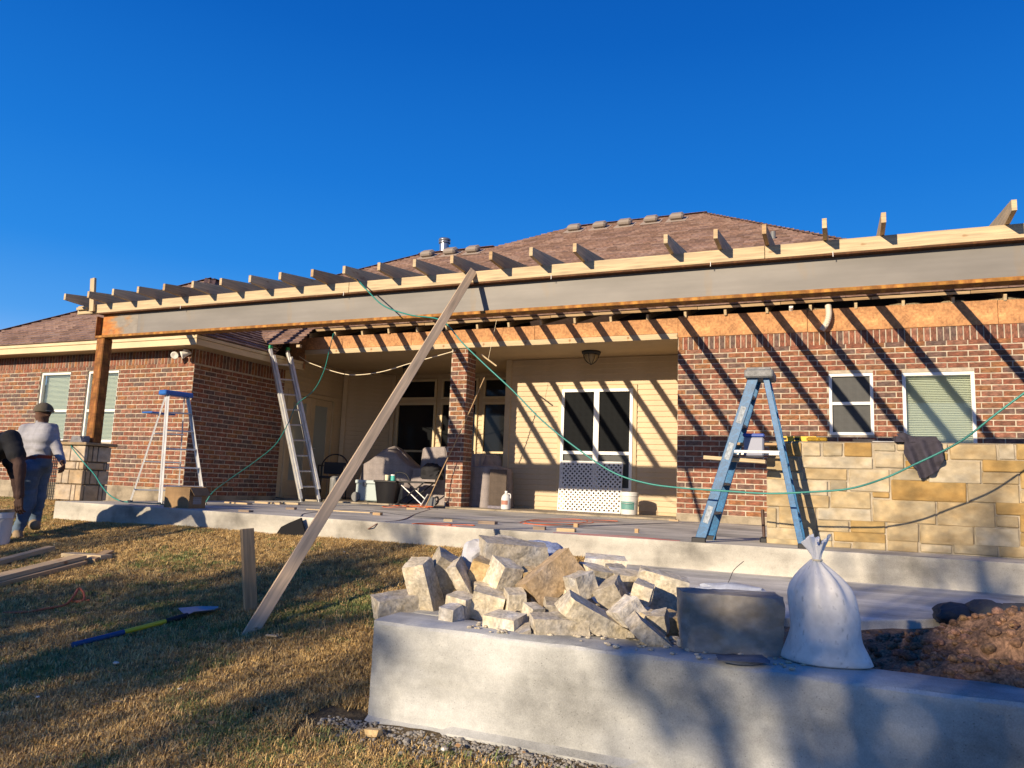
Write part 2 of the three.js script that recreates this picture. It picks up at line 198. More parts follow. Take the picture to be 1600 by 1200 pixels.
// ================================================================ HOUSE
const house = thing('brick_house', 'single storey brick house with brown shingle roof and an open back porch', 'house');
const WZ = 2.3, WX = -7.74;                                        // front and side faces of the wing
const GZ = -2.7, SZ = -1.3;                                        // window wall and siding box in the porch
function brickWall(name, toWorld, w, y0, y1, opts = {}) {              // toWorld(u, y, out): u along the wall, out from its face
  const holes = opts.holes || [], course = .0794, len = .254, list = [], gr = RNG(opts.seed || 3);
  const sh = new THREE.Shape([[0, y0], [w, y0], [w, y1], [0, y1]].map(p => new THREE.Vector2(...p)));
  for (const h of holes) { const b = Math.max(h[2], y0 + .002); sh.holes.push(new THREE.Path([[h[0], b], [h[0], h[3]], [h[1], h[3]], [h[1], b]].map(p => new THREE.Vector2(...p)))); }
  const g = new THREE.ExtrudeGeometry(sh, { depth: .11, bevelEnabled: false }); const rot = opts.rot || 0; g.translate(0, 0, -.11 - .004); g.rotateY(rot); const o0 = toWorld(0, 0, 0); g.translate(o0.x, 0, o0.z);
  const wall = part(house, name, boxUV(g), M.mortar); 
  const cols = () => Math.floor(gr() * gr() * 3 + gr() * 5.4) % brickCols.length;
  const add = (u0, u1, ya, yb, vert) => { if (u1 - u0 < .02 || yb - ya < .02) return; list.push({ u: (u0 + u1) / 2, y: (ya + yb) / 2, w: u1 - u0, h: yb - ya, vert, c: cols(), k: Math.floor(gr() * 4) }); };
  const sold = opts.soldier; let row = 0;
  for (let y = y0; y < y1 - .02; y += course, row++) {
    const ya = y + .005, yb = Math.min(y + course - .005, y1); if (sold && ya > sold - .03) break;
    for (let u = (row % 2 ? -len / 2 : 0) + (opts.off || 0) - len; u < w; u += len) {
      let seg = [[Math.max(0, u + .005), Math.min(w, u + len - .005)]];
      for (const h of holes) if (yb > h[2] + .01 && ya < h[3] - .01) seg = seg.flatMap(([a, b]) => b <= h[0] || a >= h[1] ? [[a, b]] : [[a, Math.min(b, h[0])], [Math.max(a, h[1]), b]].filter(q => q[1] - q[0] > .02));
      for (const q of seg) add(q[0], q[1], ya, yb, false);
    }
  }
  if (sold) { for (let u = 0; u < w - .03; u += course) { let a = u + .005, b = Math.min(w, u + course - .005); add(a, b, sold + .005, Math.min(y1, sold + .244), true); } }
  for (const b of list) { const p = toWorld(b.u, b.y, -.006); b.p = p; b.d = p.distanceTo(CAM); b.vis = !(opts.hidden && opts.hidden(p)); }
  list.sort((a, b) => (b.vis - a.vis) || a.d - b.d); const rest = [];
  list.forEach((b, i) => {
    const sx = (b.vert ? b.h : b.w) / .244, sy = (b.vert ? b.w : b.h) / .0694, out = (hash(i, 3, 9) - .5) * .003;
    const m4 = new THREE.Matrix4().makeRotationY(rot); if (b.vert) m4.multiply(new THREE.Matrix4().makeRotationZ(Math.PI / 2)); m4.scale(V(sx, sy, 1)); const p = toWorld(b.u, b.y, -.013 + out); m4.setPosition(p);
    if (i < (opts.max || 300)) { const o = part(wall, 'brick', brickGeos[b.k], brickMats[b.c]); m4.decompose(o.position, o.quaternion, o.scale); }
    else rest.push(tint(brickGeos[b.k].clone().applyMatrix4(m4), brickCols[b.c]));
  });
  if (rest.length) stuff(part(wall, 'brick_field', mergeGeometries(rest), brickStuff));
  return wall;
}
function lapBoards(name, toWorld, rot, w, y0, y1, holes = [], expo = .097) {   // lapped siding, each board a mesh
  const o0 = toWorld(0, 0, 0); const sh = new THREE.Shape([[0, y0], [w, y0], [w, y1], [0, y1]].map(p => new THREE.Vector2(...p))); for (const h of holes) sh.holes.push(new THREE.Path([[h[0], Math.max(h[2], y0 + .001)], [h[0], h[3]], [h[1], h[3]], [h[1], Math.max(h[2], y0 + .001)]].map(p => new THREE.Vector2(...p))));
  const wall = part(house, name, boxUV(new THREE.ExtrudeGeometry(sh, { depth: .1, bevelEnabled: false }).translate(0, 0, -.116).rotateY(rot).translate(o0.x, 0, o0.z)), M.trim);
  const cache = {};
  for (let y = y0; y < y1 - .01; y += expo) {
    let segs = [[0, w]]; for (const h of holes) if (y + expo > h[2] + .02 && y < h[3] - .02) segs = segs.flatMap(([a, b]) => b <= h[0] || a >= h[1] ? [[a, b]] : [[a, h[0]], [h[1], b]].filter(q => q[1] - q[0] > .01));
    for (const [a, b] of segs) {
      const L = (b - a).toFixed(3), hh = Math.min(expo, y1 - y); const key = L + hh.toFixed(3);
      const g = cache[key] || (cache[key] = (() => { const s = new THREE.Shape([[-.015, 0], [.001, 0], [.003, .004], [.003, .010], [-.011, hh], [-.015, hh]].map(p => new THREE.Vector2(-p[0], p[1]))); return boxUV(new THREE.ExtrudeGeometry(s, { depth: b - a, bevelEnabled: false }).rotateY(Math.PI / 2)); })());
      const o = part(wall, 'siding_board', g, M.siding); const p = toWorld(a, y, 0); o.position.copy(p); o.rotation.y = rot;
    }
  }
  return wall;
}
function windowUnit(toWorld, rot, u0, u1, y0, y1, o = {}) {             // frame, rails and panes; its face lies o.back behind the wall face
  const t = new THREE.Group(); t.name = 'window'; house.add(t); const p = toWorld((u0 + u1) / 2, 0, -(o.back ?? .05)); t.position.copy(p); t.rotation.y = rot;
  const W = (u1 - u0) / 2, f = o.f || .045, fm = o.fm || M.white, bars = [];
  bars.push(cbox(-W, W, y1 - f, y1, -.03, .03), cbox(-W, W, y0, y0 + f, -.03, .034), cbox(-W, -W + f, y0 + f, y1 - f, -.03, .031), cbox(W - f, W, y0 + f, y1 - f, -.03, .031));
  part(t, 'frame', join(bars), fm);
  const cells = []; const ys = [y0 + f, ...(o.rails || []).flatMap(r => [r - (o.rail || .022), r + (o.rail || .022)]), y1 - f], xs = [-W + f, ...(o.mull || []).flatMap(m => [m - W - (o.mw || .04), m - W + (o.mw || .04)]), W - f];
  for (let i = 0; i < (o.rails || []).length; i++) part(t, 'rail', cbox(-W + f, W - f, ys[1 + i * 2], ys[2 + i * 2], -.025, .024), fm);
  for (let i = 0; i < (o.mull || []).length; i++) part(t, 'mullion', cbox(xs[1 + i * 2], xs[2 + i * 2], y0 + f, y1 - f, -.026, .028), fm);
  let k = 0; for (let i = 0; i < xs.length; i += 2) for (let j = 0; j < ys.length; j += 2, k++) { const kind = (o.panes || [])[k] || o.kind || 'glass'; part(t, kind === 'screen' || kind === 'dark' ? 'insect_screen' : 'pane', box(xs[i], xs[i + 1], ys[j], ys[j + 1], -.012, -.006), kind === 'screen' ? M.screen : kind === 'dark' ? M.screenDark : kind === 'blind' ? M.pane : M.glass); if (kind === 'screen') part(t, 'pane', box(xs[i], xs[i + 1], ys[j], ys[j + 1], -.03, -.024), M.glass); }
  if ((o.kind === 'blind') || (o.panes || []).includes('blind')) { const sl = []; for (let y = y0 + f; y < y1 - f; y += .024) sl.push(box(-W + f, W - f, -.0125, .0125, -.0008, .0008).rotateX(-1.38).translate(0, y + .012, -.04)); sl.push(box(-W, W, y0, y1, -.075, -.07)); stuff(part(t, 'blind', join(sl), M.blind)); }
  return t;
}
const frontAt = (x0, z) => (u, y, out) => V(x0 + u, y, z + out);        // wall that faces the garden
// --- wall of the right-hand rooms
const RW = frontAt(0, 0);
brickWall('brick_wall', RW, 7, .12, 2.87, { soldier: 2.645, seed: 11, holes: [[2.18, 2.76, 1.33, 2.228], [3.125, 4.0, .95, 2.22]], hidden: p => (p.x > 1.85 && p.y < 1.28) || p.x > 4.75, max: 300 });
part(house, 'foundation', box(-.006, 7, -.1, .12, -.3, -.004), M.foundation);
windowUnit(RW, 0, 2.18, 2.76, 1.335, 2.223, { rails: [1.79], kind: 'screen', f: .042, back: .035 });
windowUnit(RW, 0, 3.125, 4.0, .955, 2.215, { kind: 'blind', f: .045, back: .035 });
part(house, 'brick_wall', box(-.002, .11, .13, 2.8, -1.3, -.118), M.mortar);
// --- porch: siding box, window wall, slanted wall, wing side
const SX = -3.5;
lapBoards('siding_wall', frontAt(SX, SZ), 0, -SX - .002, .085, 2.83, [[1.06, 2.52, .36, 2.30]]);
windowUnit(frontAt(SX, SZ), 0, 1.12, 2.46, .42, 2.24, { rails: [1.08], mull: [.67], kind: 'screen', f: .055, mw: .05, rail: .03, back: -.01, panes: ['screen', 'dark', 'screen', 'dark'] });
part(house, 'window_trim', join([cbox(SX + 1.05, SX + 1.12, .36, 2.31, SZ - .01, SZ + .022), cbox(SX + 2.46, SX + 2.53, .36, 2.31, SZ - .01, SZ + .022), cbox(SX + 1.12, SX + 2.46, 2.24, 2.31, SZ - .01, SZ + .022), cbox(SX + 1.12, SX + 2.46, .35, .42, SZ - .01, SZ + .03)]), M.trim);
part(house, 'base_board', join([box(SX, -.004, .03, .086, SZ - .1, SZ - .006), box(-6.94, SX, .03, .052, GZ - .1, GZ - .006)]), M.trim);
part(house, 'corner_board', join([cbox(SX - .03, SX + .08, .04, 2.83, SZ - .05, SZ + .028), cbox(SX - .03, SX, .04, 2.83, SZ - .14, SZ - .052)]), M.trim);
part(house, 'siding_wall', box(SX - .004, SX + .1, .03, 2.83, GZ, SZ - .14), M.trim);
const GX0 = -6.94, GL = SX - GX0; const GW = frontAt(GX0, GZ);
lapBoards('siding_wall', GW, 0, GL, .05, 2.83, [[.12, 1.12, .45, 2.72], [1.24, 2.14, .45, 2.72], [2.26, 2.86, .45, 2.72]]);
for (const [a, b] of [[.12, 1.12], [1.24, 2.14], [2.26, 2.86]]) { windowUnit(GW, 0, a, b, 2.26, 2.715, { f: .05, back: -.012, fm: M.fascia }); windowUnit(GW, 0, a, b, .46, 2.19, { f: .05, rails: [1.12], back: -.012, fm: M.fascia }); part(house, 'window_trim', cbox(GX0 + a, GX0 + b, 2.192, 2.258, GZ - .01, GZ + .03), M.trim); }
{ const rot = Math.PI / 4, c = Math.SQRT1_2, sl = (u, y, out) => V(-7.74 + u * c + out * c, y, -1.9 - u * c + out * c); lapBoards('siding_wall', sl, rot, 1.13, .05, 2.83); part(house, 'corner_board', cbox(-.05, .05, .04, 2.83, -.02, .03).rotateY(.6).translate(-7.69, 0, -1.9), M.trim); part(house, 'corner_board', cbox(-.05, .04, .04, 2.83, -.02, .03).rotateY(.3).translate(-6.93, 0, -2.68), M.trim); }
const sideAt = (u, y, out) => V(WX + out, y, WZ - u);                  // wing side wall, faces the porch; u runs away from the corner
brickWall('brick_wall', sideAt, 2.28, .06, 2.56, { rot: Math.PI / 2, soldier: 2.30, seed: 21, max: 300 });
part(house, 'foundation', box(WX - .2, WX - .003, -.3, .06, 0, WZ - .01), M.foundation);
lapBoards('siding_wall', (u, y, out) => V(WX + out, y, .02 - u), Math.PI / 2, 1.92, .05, 2.83, [[.12, 1.62, .04, 2.16]]);
{ // double door in the wing side
  const d = new THREE.Group(); d.name = 'door'; house.add(d); d.position.set(WX, 0, -.85); d.rotation.y = Math.PI / 2;
  part(d, 'door_frame', join([cbox(-.76, -.69, .04, 2.17, -.05, .03), cbox(.69, .76, .04, 2.17, -.05, .03), cbox(-.69, .69, 2.09, 2.17, -.05, .031), cbox(-.69, .69, .035, .07, -.05, .05)]), M.trim);
  for (const s of [-1, 1]) { const x0 = s < 0 ? -.685 : .004, x1 = s < 0 ? -.004 : .685; part(d, 'door_leaf', join([cbox(x0, x0 + .13, .075, 2.085, -.045, 0), cbox(x1 - .13, x1, .075, 2.085, -.045, 0), cbox(x0 + .13, x1 - .13, 1.95, 2.085, -.045, -.001), cbox(x0 + .13, x1 - .13, .075, .38, -.045, -.001)]), M.trim); part(d, 'door_glass', box(x0 + .13, x1 - .13, .38, 1.95, -.03, -.022), mat([.34, .35, .29], .1, null, 1, 0, { clearcoat: .4 })); }
  part(d, 'door_handle', join([rod(V(.06, 1.05, .0), V(.06, 1.05, .05), .012), rod(V(.06, 1.05, .045), V(.16, 1.05, .045), .009)]), M.alu);
}
part(house, 'porch_ceiling', box(WX, -.003, 2.831, 2.86, -2.8, -.012), M.ceiling);
// --- brick porch column
brickWall('brick_column', frontAt(-4.035, .0), .325, .04, 2.82, { seed: 31, off: .02, max: 120 });
brickWall('brick_column', (u, y, out) => V(-3.71 + out, y, -.0 - u), .325, .04, 2.82, { rot: Math.PI / 2, seed: 32, off: .11, max: 120 });
part(house, 'column_core', box(-4.02, -3.73, .036, 2.82, -.32, -.12), M.mortar);
// --- band of bare sheathing, trim, truss tails, roof deck edge
part(house, 'sheathing_board', cbox(0, 1.9, 2.855, 3.19, -.02, .012, .002), M.osb); part(house, 'sheathing_board', cbox(1.906, 4.3, 2.85, 3.185, -.02, .014, .002), M.osb); part(house, 'sheathing_board', cbox(4.306, 7, 2.85, 3.18, -.02, .011, .002), M.osb);
part(house, 'sheathing_board', cbox(-2.44, -.004, 2.93, 3.17, -.02, .011, .002), M.osb); part(house, 'sheathing_board', cbox(-4.88, -2.446, 2.925, 3.165, -.02, .013, .002), M.osb); part(house, 'sheathing_board', cbox(-7.3, -4.886, 2.93, 3.17, -.02, .010, .002), M.osb);
for (const [a, b] of [[-7.3, -4.4], [-4.395, -1.6], [-1.595, -.004]]) part(house, 'trim_board', cbox(a, b, 2.832, 2.924, -.02, .022, .003), M.lumberPale);
part(house, 'sheathing_board', cbox(-7.72, -7.305, 2.56, 3.2, -.03, .0, .002), M.osb);
for (let i = 0, x = -7.2; x < 7; x += .61, i++) part(house, 'truss_tail', lumber(V(x, 3.205, .02 + .05 * hash(i, 1, 2)), V(x, 3.205 + .58 * .9, -1.55), .04, .09), M.lumberPale);
{ // insulation showing above the sheathing
  const l = []; for (let x = 1.35; x < 6.5; x += .61) { if (hash(Math.round(x * 10), 3, 5) < .25) continue; const g = new THREE.SphereGeometry(.1, 24, 14).scale(2.5, .42, 1.2); const p = g.attributes.position; for (let i = 0; i < p.count; i++) { const a = V().fromBufferAttribute(p, i); const k = 1 + .25 * n3(a.x * 25 + x * 9, a.y * 25, a.z * 25, 3); p.setXYZ(i, a.x * k, a.y * k, a.z * k); } g.computeVertexNormals(); l.push(boxUV(g.toNonIndexed().translate(x, 3.2, -.14))); }
  stuff(part(house, 'insulation', join(l), mat([.55, .45, .28], 1, 'grit', .1, .004)));
}
// --- wing front
const WW = frontAt(-16, WZ), wu = x => x + 16;
brickWall('brick_wall', WW, 16 + WX, .17, 2.56, { soldier: 2.30, seed: 41, max: 300, hidden: p => p.x < -12.9, holes: [[wu(-11.67), wu(-10.82), .92, 2.235], [wu(-10.37), wu(-9.55), .92, 2.235]] });
part(house, 'foundation', box(-16, WX - .004, -.5, .17, WZ - .3, WZ - .004), M.foundation);
windowUnit(WW, 0, wu(-11.67), wu(-10.82), .925, 2.23, { rails: [1.5], kind: 'blind', f: .045, back: .06 });
windowUnit(WW, 0, wu(-10.37), wu(-9.55), .925, 2.23, { rails: [1.5], kind: 'blind', f: .045, back: .06 });
part(house, 'soffit', join([box(-16, -7.372, 2.545, 2.556, WZ + .001, 2.648), box(-7.739, -7.372, 2.545, 2.556, -.0, WZ)]), M.ceiling);
part(house, 'fascia_board', join([cbox(-16, -7.346, 2.535, 2.64, 2.65, 2.675), cbox(-16, -7.334, 2.645, 2.70, 2.65, 2.688)]), M.fascia);
part(house, 'fascia_board', join([cbox(-7.37, -7.346, 2.535, 2.64, -.05, 2.648), cbox(-7.37, -7.334, 2.645, 2.70, -.05, 2.648)]), M.fascia);
{ // twin flood light under the soffit at the corner
  const f = new THREE.Group(); f.name = 'flood_light'; house.add(f); f.position.set(-7.9, 2.50, 2.36); part(f, 'base_plate', new THREE.CylinderGeometry(.05, .05, .05, 16), M.white);
  for (const [dx, ry] of [[-.13, .5], [.08, -.7]]) part(f, 'lamp_head', new THREE.LatheGeometry([[0, -.1], [.03, -.095], [.035, -.04], [.062, .04], [.066, .06], [.055, .062], [0, .05]].map(p => new THREE.Vector2(...p)), 18).rotateX(2.0).rotateY(ry).translate(dx, -.07, .09), M.white);
}
// --- porch lamps
for (const [px, py, z] of [[924, 546, -.75], [641, 566, -1.6]]) { const p = onZ(px, py, z); const l = new THREE.Group(); l.name = 'ceiling_lamp'; house.add(l); l.position.set(p.x, 2.83, p.z); part(l, 'lamp_rim', new THREE.LatheGeometry([[.01, 0], [.165, -.0], [.17, -.02], [.155, -.05], [.12, -.06], [.01, -.055]].map(q => new THREE.Vector2(...q)), 24), M.black); part(l, 'glass_bowl', new THREE.LatheGeometry([[.12, -.062], [.11, -.12], [.07, -.18], [.03, -.215], [0, -.22]].map(q => new THREE.Vector2(...q)), 24), mat([.30, .22, .11], .3)); const c = []; for (let i = 0; i < 8; i++) { const a = i * Math.PI / 4; c.push(tube([V(.145 * Math.cos(a), -.055, .145 * Math.sin(a)), V(.125 * Math.cos(a), -.13, .125 * Math.sin(a)), V(.06 * Math.cos(a), -.2, .06 * Math.sin(a)), V(0, -.235, 0)], .005, 12, 5)); } part(l, 'cage', join(c), M.black); }
{ // flexible duct end out of the eave, and a short white pipe stub
  const a = [onZ(1294, 478, .06), onZ(1295, 492, .12), onZ(1292, 504, .12), onZ(1284, 516, .1)]; const cv = new THREE.CatmullRomCurve3(a), rings = []; const g = new THREE.TubeGeometry(cv, 60, .045, 14, false); const p = g.attributes.position, per = 15; for (let i = 0; i < p.count; i++) { const r = Math.floor(i / per), c = cv.getPointAt(Math.min(1, r / 60)); const v = V().fromBufferAttribute(p, i).sub(c).multiplyScalar(r % 4 < 2 ? 1 : .86).add(c); p.setXYZ(i, v.x, v.y, v.z); } g.computeVertexNormals(); part(house, 'flexible_duct', boxUV(g.toNonIndexed()), mat([.62, .55, .45], .6)); part(house, 'pipe_stub', rod(onZ(1236, 488, -.05), onZ(1236, 479, .06), .03), M.white);
}

// ---------------------------------------------------------------- roof: every shingle tab is geometry, joined per plane
const roof = new THREE.Group(); roof.name = 'roof'; house.add(roof);
const shingleMat = mat([1, 1, 1], .95, 'speck', .25, .004, { vertexColors: true });
const shCols = [[.40, .255, .205], [.35, .22, .175], [.44, .29, .235], [.28, .175, .14], [.385, .24, .19], [.48, .325, .265]];
const clip = (poly, ax, lim, keepLess) => { const out = []; for (let i = 0; i < poly.length; i++) { const a = poly[i], b = poly[(i + 1) % poly.length], ia = keepLess ? a[ax] <= lim : a[ax] >= lim, ib = keepLess ? b[ax] <= lim : b[ax] >= lim; if (ia) out.push(a); if (ia !== ib) { const t = (lim - a[ax]) / (b[ax] - a[ax]); out.push([a[0] + (b[0] - a[0]) * t, a[1] + (b[1] - a[1]) * t]); } } return out; };
function roofPlane(pts, along, up, seed) {                             // pts: corners in order; along = eave direction, up = direction up the slope
  const o = pts[0], n = new THREE.Vector3().crossVectors(along, up).normalize(); const P2 = pts.map(p => [p.clone().sub(o).dot(along), p.clone().sub(o).dot(up)]); const g0 = RNG(seed), pos = [], col = [], uv = [];
  const u0 = Math.min(...P2.map(p => p[0])), u1 = Math.max(...P2.map(p => p[0])), v0 = Math.min(...P2.map(p => p[1])), v1 = Math.max(...P2.map(p => p[1]));
  const W3 = (u, v, h) => o.clone().addScaledVector(along, u).addScaledVector(up, v).addScaledVector(n, h); const push = (a, b, c, k) => { for (const q of [a, b, c]) { pos.push(q.x, q.y, q.z); uv.push(q.x + q.z * .3, q.y * 1.3 + q.z); col.push(...k); } };
  const base = P2.map(p => W3(p[0], p[1], 0)); for (let i = 1; i < base.length - 1; i++) push(base[0], base[i], base[i + 1], shCols[3]);
  const ex = .143; for (let v = v0; v < v1; v += ex) { let band = clip(clip(P2, 1, v, false), 1, v + ex, true); if (band.length < 3) continue; for (let u = u0 - g0() * .3; u < u1;) { const w = R(.14, .34, g0), t = clip(clip(band, 0, u + .003, false), 0, u + w, true); u += w; if (t.length < 3) continue; const k = shCols[Math.floor(g0() * 6)], lift = R(.016, .03, g0); const H = q => .003 + lift * (1 - (q[1] - v) / ex); const q3 = t.map(q => W3(q[0], q[1], H(q))); for (let i = 1; i < q3.length - 1; i++) push(q3[0], q3[i], q3[i + 1], k); for (let i = 0; i < t.length; i++) { const a = t[i], b = t[(i + 1) % t.length]; if (Math.abs(a[1] - v) < 1e-6 && Math.abs(b[1] - v) < 1e-6) { const A = W3(a[0], a[1], 0), B = W3(b[0], b[1], 0), A2 = W3(a[0], a[1], H(a)), B2 = W3(b[0], b[1], H(b)); push(A, B, B2, k); push(A, B2, A2, k); } } } }
  const g = new THREE.BufferGeometry(); g.setAttribute('position', new THREE.Float32BufferAttribute(pos, 3)); g.setAttribute('color', new THREE.Float32BufferAttribute(col, 3)); g.setAttribute('uv', new THREE.Float32BufferAttribute(uv, 2)); g.computeVertexNormals(); return stuff(part(roof, 'shingle_field', g, shingleMat));
}
const PIT = .58, sl = Math.hypot(1, PIT), upF = V(0, PIT / sl, -1 / sl), upR = V(-1 / sl, PIT / sl, 0), upB = V(0, PIT / sl, 1 / sl), upL = V(1 / sl, PIT / sl, 0), mainY = z => 3.315 + PIT * (.14 - z);
{
  const zr1 = -7.25, y1 = mainY(zr1), zr2 = -5.72, y2 = mainY(zr2), hr = 7.39; // ridge ends from the skyline
  const Rp = V(-.75, y1, zr1), Lp = V(-4.5, y1, zr1), R2 = V(-5.75, y2, zr2), L2 = V(-8.3, y2, zr2), eR = V(-.75 + hr * .8, mainY(.14), .14);
  roofPlane([V(-7.0, mainY(.14), .14), eR, Rp, Lp, V(-6.03, y2, zr2), L2, V(-14.16, mainY(.14), .14)], V(1, 0, 0), upF, 5);
  roofPlane([eR, V(eR.x, eR.y, zr1 * 2 - .14), Rp], V(0, 0, -1), V(-1, PIT / .8, 0).normalize(), 6);
  roofPlane([V(-14.16, mainY(.14), zr2 * 2 - .14), V(-14.16, mainY(.14), .14), L2], V(0, 0, 1), upL, 7);
  roofPlane([eR.clone().setZ(zr1 * 2 - .14), V(-12, eR.y, zr1 * 2 - .14), Lp, Rp], V(-1, 0, 0), upB, 8);
  roofPlane([V(-6, mainY(.14), zr2 * 2 - .14), V(-14.16, mainY(.14), zr2 * 2 - .14), L2, V(-6.03, y2, zr2)], V(-1, 0, 0), upB, 10);
  roofPlane([V(-7.45, mainY(.9), .9), V(-6.72, mainY(.9), .9), V(-7.0, mainY(.16), .16), V(-8.4, mainY(.16), .16)], V(1, 0, 0), upF, 9);
  part(house, 'rafter_block', cbox(-6.8, -6.72, 2.80, 2.85, .82, .88), M.lumberPale);
  // deck edge: sheathing ends left bare where the old overhang was cut away
  for (let x = -7.0, i = 0; x < 6.6; x += 1.22, i++) part(roof, 'deck_board', cbox(x + .003, Math.min(6.6, x + 1.217), -.05, -.012, -.6, 0, .002).rotateX(Math.atan(PIT)).translate(0, 3.305 + .006 * hash(i, 2, 2), .135), i % 2 ? M.lumberTan : M.lumber);
  // ridge caps
  const cap = (a, b) => { const l = [], d = b.clone().sub(a), n = Math.round(d.length() / .2); for (let i = 0; i < n; i++) l.push(lumber(a.clone().addScaledVector(d, i / n), a.clone().addScaledVector(d, (i + 1.1) / n), .26, .012)); stuff(part(roof, 'ridge_cap', join(l), mat([.31, .17, .135], .95, 'grit', .25, .003))); };
  cap(Lp, Rp); cap(L2, V(-6.03, y2, zr2)); cap(eR, Rp); cap(V(-14.16, mainY(.14), .14), L2);
  // vents near the ridges, placed on the slope under their pixel
  const onRoof = (px, py) => { const d = ray(px, py), t = (3.315 + PIT * (.14 - CAM.z) - CAM.y) / (d.y + PIT * d.z); return CAM.clone().addScaledVector(d, t); };
  for (const [px, py] of [[669, 402], [705, 398], [740, 395], [898, 361], [938, 357], [977, 353], [1018, 348], [1058, 344]]) { const p = onRoof(px, py), v = new THREE.Group(); v.name = 'roof_vent'; roof.add(v); v.position.copy(p); v.rotation.x = Math.atan(PIT); part(v, 'vent_hood', chamfer(.36, .15, .3, .05).translate(0, .105, 0), mat([.25, .21, .175], .8)); part(v, 'flashing', cbox(-.26, .26, .012, .026, -.25, .25, .003), mat([.33, .27, .22], .8)); }
  const tv = onRoof(694, 391), turb = new THREE.Group(); turb.name = 'chimney_vent'; roof.add(turb); turb.position.copy(tv); part(turb, 'flue_pipe', new THREE.CylinderGeometry(.13, .13, .44, 20), mat([.30, .32, .36], .3, null, 1, 0, { metalness: .7 })); part(turb, 'flue_cap', new THREE.LatheGeometry([[0, .34], [.16, .32], [.17, .27], [.135, .26], [.135, .235], [.165, .225], [.165, .19], [.13, .18]].map(q => new THREE.Vector2(...q)), 20), mat([.30, .32, .36], .3, null, 1, 0, { metalness: .7 }));
  const pp = onRoof(1208, 374); part(roof, 'plumbing_stack', rod(pp, pp.clone().add(V(0, .16, 0)), .05), M.grayPlastic);
}
{ // wing roof, hipped
  const ap = V(-11.05, 2.72 + .6 * 3.7, 2.69 - 3.7), ey = 2.712, cR = V(-7.335, ey, 2.69), cL = V(-14.77, ey, 2.69), s6 = Math.hypot(1, .6), back = V(-11.05, ap.y, -6);
  roofPlane([cL, cR, ap], V(1, 0, 0), V(0, .6 / s6, -1 / s6), 12);
  roofPlane([cR, V(-7.335, ey, .8), V(-9.2, ey + .6 * 1.865, -2), back, ap], V(0, 0, -1), V(-1 / s6, .6 / s6, 0), 13);
  roofPlane([V(-14.77, ey, -6), cL, ap, back], V(0, 0, 1), V(1 / s6, .6 / s6, 0), 14);
  const l = []; for (const [a, b] of [[cL, ap], [cR, ap], [ap, back]]) { const d = b.clone().sub(a), n = Math.round(d.length() / .2); for (let i = 0; i < n; i++) l.push(lumber(a.clone().addScaledVector(d, i / n), a.clone().addScaledVector(d, (i + 1.1) / n), .24, .012)); } stuff(part(roof, 'ridge_cap', join(l), mat([.31, .17, .135], .95, 'grit', .25, .003)));
  part(house, 'gable_end', box(-16, -7.8, 2.0, 2.5, -6, -5.9), M.foundation);
}
part(house, 'rear_wall', join([box(-16, 6.4, -.3, 3.2, -14.2, -14.1), box(6.3, 6.4, -.3, 3.2, -14.1, -.13), box(-16.1, -16, -.3, 2.5, -14.1, WZ - .02)]), M.foundation);

